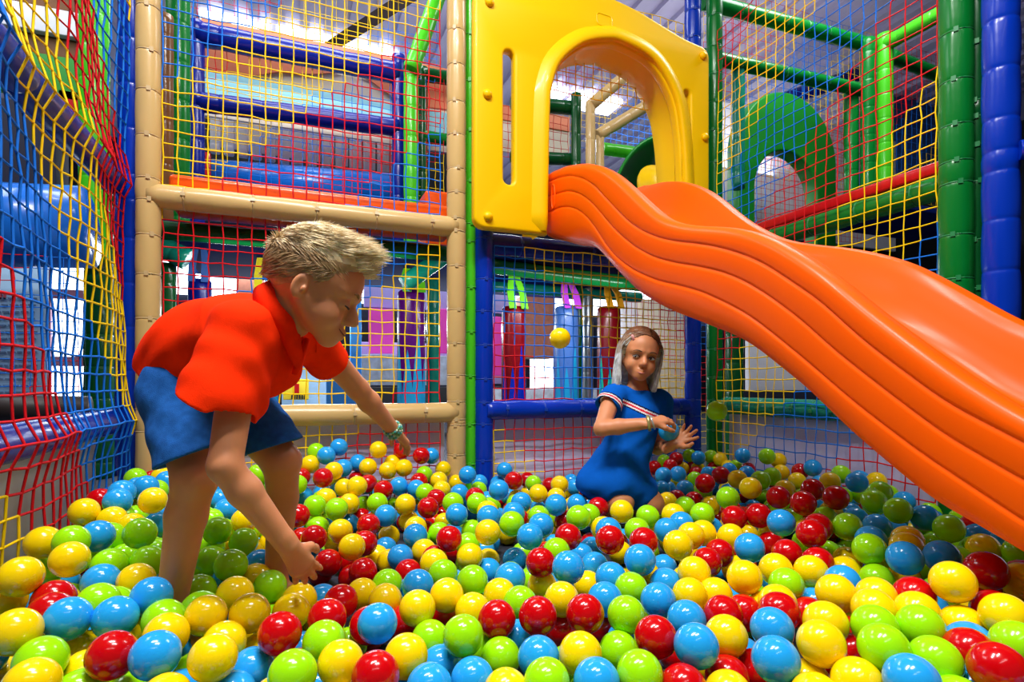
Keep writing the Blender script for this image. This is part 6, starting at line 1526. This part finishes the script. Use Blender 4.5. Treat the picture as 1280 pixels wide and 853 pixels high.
# ---- under the deck, left bay
rail('deep green beam under the deck, behind the boy\'s head', 195, 287, 566, 318, 2.80, .04, M_DGREEN)
rail('teal pipe slanting under the deck beside the middle tan post', 505, 356, 566, 312, 3.0, .045, M_TEAL)
rail('teal pipe under the deck beside the left tan post', 196, 305, 235, 325, 2.95, .05, M_TEAL)
apost('dark teal post under the deck beside the left tan post', 208, 3.0, .04, M_DGREEN, 330, 600)
apost('dark teal post under the deck behind the purple punch bag', 541, 3.55, .04, M_TEAL, 330, 600)
def bag(label, px, w, ys, yt, yb, Y, m_strap, m_body, m_flame, group='punch bags hung under the deck'):
    """hanging punch bag: two straps to a ring, a padded cylinder and a flame shape on it"""
    t = PY(px, 480, Y); r = w / 2 / FPX * (t.x * sT + t.y * cT)
    zs, zt_, zb_ = PY(px, ys, Y).z, PY(px, yt, Y).z, max(PY(px, yb, Y).z, .12)
    root = empty('punch_bag', (t.x, t.y, zb_), label, 'punch bag', group)
    b = MB(); b.lathe((t.x, t.y, zb_), (0, 0, 1), [(0, r * .80), (.012, r * .97), (.05, r), ((zt_ - zb_) * .5, r * 1.02), (zt_ - zb_ - .05, r), (zt_ - zb_ - .012, r * .97), (zt_ - zb_, r * .82)], 24)
    b.build('bag_body', m_body, root)
    s_ = MB()
    for q in (-1, 1):
        a = Vector((t.x + q * r * .52, t.y - r * .5, zt_ - .02)); c = Vector((t.x + q * .012, t.y, zs))
        w_ = r * .30
        s_.add([a + Vector((-w_, -r * .75, 0)), a + Vector((w_, -r * .75, 0)), a + Vector((w_, -r * .2, .10)), a + Vector((-w_, -r * .2, .10)), c + Vector((w_ * .8, 0, 0)), c + Vector((-w_ * .8, 0, 0)),
                a + Vector((-w_, -r * .75 + .008, 0)), a + Vector((w_, -r * .75 + .008, 0)), a + Vector((w_, -r * .2 + .008, .10)), a + Vector((-w_, -r * .2 + .008, .10)), c + Vector((w_ * .8, .008, 0)), c + Vector((-w_ * .8, .008, 0))],
               [(0, 1, 2, 3), (3, 2, 4, 5), (7, 6, 9, 8), (8, 9, 11, 10), (0, 3, 9, 6), (3, 5, 11, 9), (2, 1, 7, 8), (4, 2, 8, 10), (5, 4, 10, 11), (1, 0, 6, 7)], 0, False)
    s_.build('strap', m_strap, root)
    f = MB(); H_ = (zt_ - zb_) * .72
    for c0, hh, ww in ((-.45, .78, .62), (.30, 1.0, .60), (.95, .7, .5), (-1.2, .9, .5)):
        rows = []
        for k in range(9):
            s2 = k / 8; wd = ww * (1 - s2) ** .8; rows.append([(t.x + r * 1.035 * math.sin(c0 + wd * e), t.y - r * 1.035 * math.cos(c0 + wd * e), zb_ + .015 + H_ * hh * s2) for e in (-1, -.5, 0, .5, 1)])
        f.grid(rows)
    f.build('flame_patch', m_flame, root)
    return root
bag('dark blue punch bag beside the left tan post, under the deck', 250, 27, 298, 350, 560, 3.2, M_STEELB, M_DBLUE, M_STEELB)
bag('punch bag with a yellow strap rising behind the boy\'s shoulder', 332, 30, 300, 364, 560, 3.3, M_STRAPY, M_PURPLE, M_AQUA)
bag('purple punch bag with a lime strap right of the boy\'s head', 514, 34, 326, 364, 540, 3.3, M_STRAPG, M_PURPLE, M_AQUA)
bag('maroon and royal blue punch bag with a lime strap', 642, 30, 340, 384, 560, 3.2, M_STRAPG, M_MAROON, M_ROYAL)
bag('grey blue punch bag with a violet strap', 708, 30, 346, 384, 560, 3.25, M_STRAPP, M_STEELB, M_AQUA)
bag('maroon punch bag with an amber strap beside the girl\'s head', 761, 29, 352, 384, 560, 3.25, M_STRAPO, M_MAROON, M_JADE)
board('poster', 'pink poster behind the net, right of the boy\'s chin', 'poster', 461, 386, 492, 442, 6.5, M_PINK, .03)
board('poster', 'pink poster close beside the middle tan post', 'poster', 534, 386, 566, 442, 6.5, M_PINK, .03)
board('wall_board', 'lavender board above the pink posters', 'board', 455, 362, 640, 388, 6.6, M_LAV, .04)
board('wall_board', 'lavender wall board below and behind the pink posters', 'board', 440, 430, 640, 480, 6.8, M_LAV, .04)
board('counter', 'pale stone counter front behind the net, under the pink posters', 'counter', 440, 444, 560, 482, 6.2, M_STONE, .3)
board('bench', 'dark bench row under the pale stone counter', 'bench', 430, 484, 640, 520, 5.9, M_SEAT, .4)
board('window_board', 'tall sky blue board left of the pink poster', 'board', 438, 372, 452, 520, 4.6, M_LBLUE, .04)
board('wall_board', 'sky blue board low behind the boy\'s far arm', 'board', 408, 470, 446, 520, 4.4, M_LBLUE, .05)
board('display_board', 'pale display board seen under the boy\'s chest', 'board', 352, 440, 411, 512, 5.2, M_NOTICE, .05)
yb = board('sign', 'small yellow sign with a black hatched edge under the boy\'s chest', 'sign', 354, 474, 386, 500, 5.0, mat('yellow_sign', (250, 214, 40), rough=.5), .02)
hz = MB(); 
for k in range(6): box_px(hz, 364 + k * 3.2, 494, 366 + k * 3.2, 499, 4.99, .012, bev=0)
hz.build('hatching', M_DARK2, yb)
st_ = MB(); box_px(st_, 368, 480, 374, 492, 4.99, .012, bev=0); st_.build('red_mark', M_RED, yb)
for k, (a, b, c_, d, l) in enumerate(((256, 342, 296, 372, 'bright window glowing just above the boy\'s back'), (460, 358, 492, 374, 'bright strip of window right of the boy\'s forehead'), (532, 360, 566, 376, 'bright strip of window beside the middle tan post'),
                                (664, 448, 692, 486, 'small bright window low between two punch bags'), (620, 366, 640, 380, 'bright strip of window beside the blue post'))):
    board('glowing_window', l, 'window', a, b, c_, d, 7.4, M_WIN, .05)
board('shelf_unit', 'salmon brick unit behind the bags, left of the flying yellow ball', 'unit', 656, 370, 694, 448, 6.4, M_BRICK, .3)
board('wall_panel', 'dark blue panel above the glowing window over the boy\'s back', 'panel', 240, 300, 340, 344, 5.6, mat('blue_lit_board', (14, 84, 190), rough=.6), .05)  # blue light on the far deck's underside is put into this colour
board('wall_panel', 'deep blue panel right of the boy\'s forehead under the deck', 'panel', 450, 326, 560, 360, 5.6, MATS['blue_lit_board'], .05)  # same painted blue light under the deck
board('wall_panel', 'salmon panel beside the glowing window over the boy\'s back', 'panel', 295, 346, 330, 372, 7.0, M_BRICK, .05)
# ---- under the deck, right bay
rail('deep green beam under the deck left of the slide', 612, 332, 880, 366, 2.86, .042, M_DGREEN)
rail('teal beam under the deck behind the punch bags', 612, 358, 800, 372, 3.5, .035, M_TEAL)
apost('grey steel pole between the punch bags', 735, 3.5, .036, M_STEEL, 352, 600)
rail('grey steel pipe bending away from the top of the steel pole', 733, 356, 790, 344, 3.48, .036, M_STEEL)
apost('dark green post right of the grey blue punch bag', 724, 3.45, .022, M_DGREEN, 356, 600)
board('wall_board', 'cream wall board behind the girl\'s head', 'board', 800, 376, 870, 510, 4.4, M_CREAM, .05)
board('wall_board', 'white narrow board left of the girl\'s hair', 'board', 778, 376, 802, 510, 4.5, M_WHITE, .05)
back_net('net of the second bay behind the girl\'s head', 3.62, 775, 905, 372, 560, 830, 2, 23, sgn=-1, seq=(1, 0, 2), pitch=.05)
board('pink_board', 'pink board edge right of the blue post', 'board', 617, 396, 627, 470, 6.4, M_PINK, .03)
board('bench', 'pale bench row far behind the punch bags', 'bench', 612, 486, 780, 500, 5.4, M_STONE, .4)
# ---- seen through the arch
rail('deep green rail seen through the arch at the top', 640, 128, 722, 136, 3.7, .05, M_DGREEN)
rail('deep green rail seen through the arch just above the slide', 640, 196, 722, 200, 3.7, .045, M_DGREEN)
apost('deep green post seen through the arch', 720, 3.65, .036, M_DGREEN, 118, 300)
apost('brown padded post seen through the arch', 738, 3.5, .034, M_TAN, 128, 300)
apost('second brown padded post seen through the arch, a little right', 750, 3.6, .03, M_TAN, 170, 300)
rail('tan brace rising to the right behind the arch', 738, 132, 778, 98, 3.5, .04, M_TAN)
rail('second tan brace rising to the right behind the arch, lower down', 746, 170, 822, 124, 3.6, .042, M_TAN)
rail('lime rail behind the arch under the tan braces', 752, 186, 830, 196, 4.0, .05, M_LIME)
mu2 = MB(); box_px(mu2, 620, 138, 712, 195, 3.95, .02, bev=0); o = mu2.build('mural', M_CREAM); tag(o, 'cream and peach mural seen through the arch', 'panel')
pw = MB(); box_px(pw, 620, 138, 712, 156, 3.94, .012, bev=0); pw.build('peach_wave', M_PEACH, o)
back_net('net seen through the arch in front of the mural', 3.75, 625, 715, 140, 205, 670, 0, 24, seq=(2, 2, 0))
back_net('net seen through the upper half of the arch', 4.4, 680, 850, 40, 190, 760, 3, 25, seq=(0, 2, 1))
gt = MB(); rows = []
for k in range(13):
    a = lerp(.15, 1.35, k / 12); c_ = PY(838, 250, 3.6)
    rows.append([(c_.x - .62 * math.cos(a) * (1 - .25 * (q / 6 - .5) ** 2) + .05 * q, 3.5 + .11 * q, c_.z - .15 + .62 * math.sin(a) * (1 - .05 * q)) for q in range(7)])
gt.grid(rows); o = gt.build('tube_slide', M_TUBE, fix=True); sf = o.modifiers.new('thick', 'SOLIDIFY'); sf.thickness = .02
tag(o, 'curved green plastic slide seen through the arch', 'slide')
yd = MB(); c_ = PY(822, 236, 3.3); yd.lathe((c_.x, 3.3, c_.z), (0, -1, .25), [(0, .17), (.02, .175), (.035, .16), (.04, .13), (.06, .12), (.065, .02)], 28)
tag(yd.build('round_cover', M_PANEL), 'yellow round plastic cover behind the slide top', 'cover')
# ---- beyond the right wall
abar('upper green rail beyond the right net', PY(878, 2, 3.0), PY(1092, 58, 3.0), .052, M_GREEN, M_TIEG)
abar('lower green rail beyond the right net', PY(878, 70, 3.0), PY(1092, 116, 3.0), .046, M_GREEN, M_TIEG)
apost('slim green post hanging under the lower green rail', 923, 3.02, .042, M_TEAL, 76, 275)
apost('green post beyond the right net, leftmost of the group of three', 1064, 3.05, .05, M_GREEN, 108, 262)
apost('green post beyond the right net, middle of the group of three', 1085, 2.95, .05, M_GREEN, 50, 256)
apost('lime green post beyond the right net, right of the group of three', 1106, 2.9, .055, M_LIME, 44, 248)
p0_ = PY(1106, 56, 2.9)
abar('lime rail running towards the thick green post', p0_, P(1192, 8, (p0_.z - CZ) * FPX / (HY - 8)), .052, M_LIME)
abar('green rail right of the lime post', PY(1112, 70, 3.0), PY(1220, 112, 3.0), .05, M_GREEN)
ga = []
def arc(cx, cz, rx, rz, n=24): return [(cx + rx * math.cos(PI * k / n), cz + rz * math.sin(PI * k / n)) for k in range(n + 1)]
YT = 3.5
xa, xb = PY(926, 250, YT).x, PY(1044, 250, YT).x; za = PY(985, 118, YT).z; zb2 = PY(985, 300, YT).z
xc, xd = PY(942, 250, YT).x, PY(1024, 250, YT).x; zc = PY(985, 186, YT).z
sp_ = za - (xb - xa) / 2; si_ = zc - (xd - xc) / 2
outl = arc((xa + xb) / 2, sp_, (xb - xa) / 2, za - sp_) + [(xa, zb2), (xc, zb2)] + arc((xc + xd) / 2, si_, (xd - xc) / 2, zc - si_)[::-1] + [(xd, zb2), (xb, zb2)]
tn = fill_curve([outl], YT, .14, .02, 'tunnel_mouth', M_TUBE); tag(tn, 'green plastic tunnel mouth beyond the right net', 'tunnel')
board('wall_board', 'white netted board seen through the green tunnel mouth', 'board', 890, 150, 1120, 300, 4.4, M_WHITE, .04)
back_net('red and blue net inside the green tunnel mouth', 4.2, 915, 1080, 150, 300, 985, 5, 26, seq=(2, 1, 2))
board('tube_lamp', 'bright tube lamp above the green tunnel mouth', 'lamp', 926, 150, 962, 168, 5.2, M_LAMP, .06)
board('tube_lamp', 'small bright lamp right of the green tunnel mouth', 'lamp', 1034, 166, 1046, 174, 5.2, M_LAMP, .06)
board('wall_panel', 'pale grey panel high beyond the right net', 'panel', 880, 30, 1180, 128, 5.6, mat('grey_sheet', (150, 150, 156), rough=.6), .05)
board('wall_panel', 'blue sheet behind the lime post on the right', 'panel', 1112, 120, 1200, 240, 4.6, M_STEELB, .05)
abar('dark blue bar sloping behind the tunnel mouth', PY(960, 132, 4.1), PY(1075, 92, 4.1), .07, M_DBLUE)
back_net('yellow and blue net of the bay beyond the right net', 3.6, 880, 1250, 30, 240, 1050, 2, 27, seq=(1, 2, 0), pitch=.07)
board('wall_panel', 'dark panel painting the unlit void under the green bar of the right wall', 'panel', 900, 285, 1290, 410, 4.6, M_DARK2, .05)  # flat dark sheet stands in for the shaded void beyond the net
board('mural', 'white mural board low beyond the right net, beside the slide', 'panel', 936, 400, 1040, 490, 3.3, M_WHITE, .04)
for ch, px, py in (('M', 940, 481), ('K', 952, 481), ('N', 964, 481), ('2', 943, 489.5), ('7', 968, 489.5)):
    pass
apost('dark green post low behind the right net, beside the corner post', 918, 3.1, .06, M_DGREEN, 400, 600)
board('skirting_pad', 'dark blue pad low behind the teal bar', 'pad', 900, 488, 1060, 506, 3.2, M_NAVY, .05)
# ---- behind the left net
YL = 4.2
board('wall_panel', 'white panel with a red net high behind the left net', 'panel', -60, 2, 112, 34, YL, M_WHITE, .05)
board('wall_panel', 'brown panel behind the left net, under the white one', 'panel', -60, 32, 112, 64, YL + .05, M_WOOD, .05)
board('wall_panel', 'brown panel at the top of the left net', 'panel', -60, -60, 112, 4, YL + .05, M_WOOD, .05)
board('wall_panel', 'green panel behind the left net', 'panel', -60, 62, 112, 116, YL + .02, M_GBOARD, .05)
board('wall_panel', 'red panel behind the left net', 'panel', 72, 114, 112, 150, YL + .02, M_RED, .05)
apost('lime green post high behind the left net', 118, 3.9, .075, M_LIME, -80, 190)
board('wall_panel', 'dark navy underside behind the upper left net', 'panel', -120, 118, 70, 246, 3.9, MATS['navy_wall'], .2)
rl = MB(); rl.tube([PY(-90, 280, 3.4), PY(111, 285, 3.4)], .20, 20); tag(rl.build('padded_roll', M_ROLL), 'big bright blue padded roll behind the left net', 'roll')
nb = board('notice_board', 'pale blue notice board with lines of writing behind the left net', 'board', -40, 322, 58, 502, 4.0, M_NOTICE, .04)
tx = MB(); R_ = random.Random(3)
for k in range(15):
    y = 372 + k * 8.4
    x = -30
    while x < 44:
        w_ = R_.uniform(4, 12); box_px(tx, x, y, min(x + w_, 46), y + 2.0, 3.992, .01, bev=0); x += w_ + 2.5
tx.build('lettering', M_INK, nb)
tr = MB()
for k in range(3): box_px(tr, -6 + k * 5, 366, -3 + k * 5, 374, 3.992, .01, bev=0)
tr.build('red_lettering', M_INKR, nb)
wn = board('glowing_window', 'tall bright window behind the left net', 'window', 62, 330, 111, 508, 5.0, M_WIN, .05)
fm = MB(); box_px(fm, 60, 362, 112, 374, 4.97, .03, bev=0); box_px(fm, 60, 446, 112, 458, 4.97, .03, bev=0); box_px(fm, 56, 326, 63, 508, 4.97, .03, bev=0); fm.build('window_frame', M_MAUVE, wn)
apost('dark green post behind the left net beside the bright window', 124, 4.0, .075, M_DGREEN, 240, 600)
apost('navy post behind the left net beside the dark green one', 143, 4.1, .06, M_DBLUE, 240, 600)
sp2 = MB(); sp2.tube([PY(-80, 510, 3.0), PY(112, 511, 3.0)], .055, 14); tag(sp2.build('padded_bar', dull('brown_black_vinyl', (44, 34, 32), .5)), 'dark brown padded bar behind the low blue left bar', 'bar')
back_net('second net hanging behind the left net', 3.2, -90, 112, 320, 520, 50, 2, 28, seq=(2, 0, 2), pitch=.06)
# ================================================================ light: overhead lights of the pit, added fills behind the nets, the window band of the far wall
w = bpy.data.worlds.new('world'); SC.world = w; w.use_nodes = True
w.node_tree.nodes['Background'].inputs['Color'].default_value = (.62, .70, .86, 1)
w.node_tree.nodes['Background'].inputs['Strength'].default_value = .09
def area(name, loc, size, energy, col=(1, 1, 1), rot=(0, 0, 0)):
    l = bpy.data.lights.new(name, 'AREA'); l.shape = 'RECTANGLE'; l.size, l.size_y = size; l.energy = energy; l.color = col
    o = bpy.data.objects.new(name, l); COL.objects.link(o); o.location = loc; o.rotation_euler = rot; return o
area('overhead_light', (-.35, .9, 3.6), (1.3, .2), 112, (1, .985, .96))
area('overhead_light', (.45, .15, 3.6), (1.0, .2), 72, (1, .985, .96))
area('overhead_light', (-.1, -1.2, 3.4), (2.2, .3), 22, (1, 1, 1), (math.radians(-25), 0, 0))
area('overhead_light', (.1, 3.5, 3.85), (1.6, .5), 34, (.95, .98, 1))  # added to brighten the bay behind the back net
area('overhead_light', (3.3, 2.3, 3.85), (1.2, 1.0), 62, (.95, .98, 1))  # added to light the structure beyond the right net
area('overhead_light', (-2.0, 3.0, 3.7), (1.0, 1.4), 40, (.9, .95, 1))  # added to light what stands behind the left net
area('overhead_light', (1.8, 6.6, 3.6), (3.0, .5), 80, (.95, .98, 1))  # added to brighten the far end of the hall
wb_ = MB(); wb_.box((-5.5, 9.22, 1.85), (8.5, 9.28, 2.4)); o = wb_.build('window_6', M_WIN); o['kind'] = 'structure'
area('bay_fill_light', (.1, 2.72, 1.16), (.9, .05), 5, (.9, .95, 1), (math.radians(40), 0, 0))  # invented light under the deck, brightens the left bay
area('bay_fill_light', (1.4, 2.72, 1.10), (.9, .05), 7, (.9, .95, 1), (math.radians(40), 0, 0))  # invented light under the deck, brightens the punch bags on the right
area('bay_fill_light', (2.1, 3.75, 1.17), (1.2, .08), 9, (1, .96, .9), (math.radians(45), 0, 0))  # added to brighten the boards behind the girl
area('bay_fill_light', (.6, 4.7, 1.05), (2.4, .12), 30, (.85, .93, 1), (math.radians(-35), 0, 0))  # added fill under the deck, aimed back towards the pit
area('bay_fill_light', (.8, 6.9, 1.9), (4.0, .3), 45, (.85, .93, 1), (math.radians(-30), 0, 0))  # added fill light deep in the hall
area('bay_fill_light', (.6, 4.4, 2.7), (2.5, .6), 20, (.95, .95, 1), (PI, 0, 0))  # added uplight that brightens the roof
area('bay_fill_light', (3.6, 4.2, 2.7), (2.0, .8), 20, (.95, .95, 1), (PI, 0, 0))  # second added uplight for the roof, right side
area('bay_fill_light', (.1, 2.95, 3.0), (1.0, .08), 10, (1, 1, 1), (math.radians(62), 0, 0))  # added to brighten the white slats and the depth of the bay
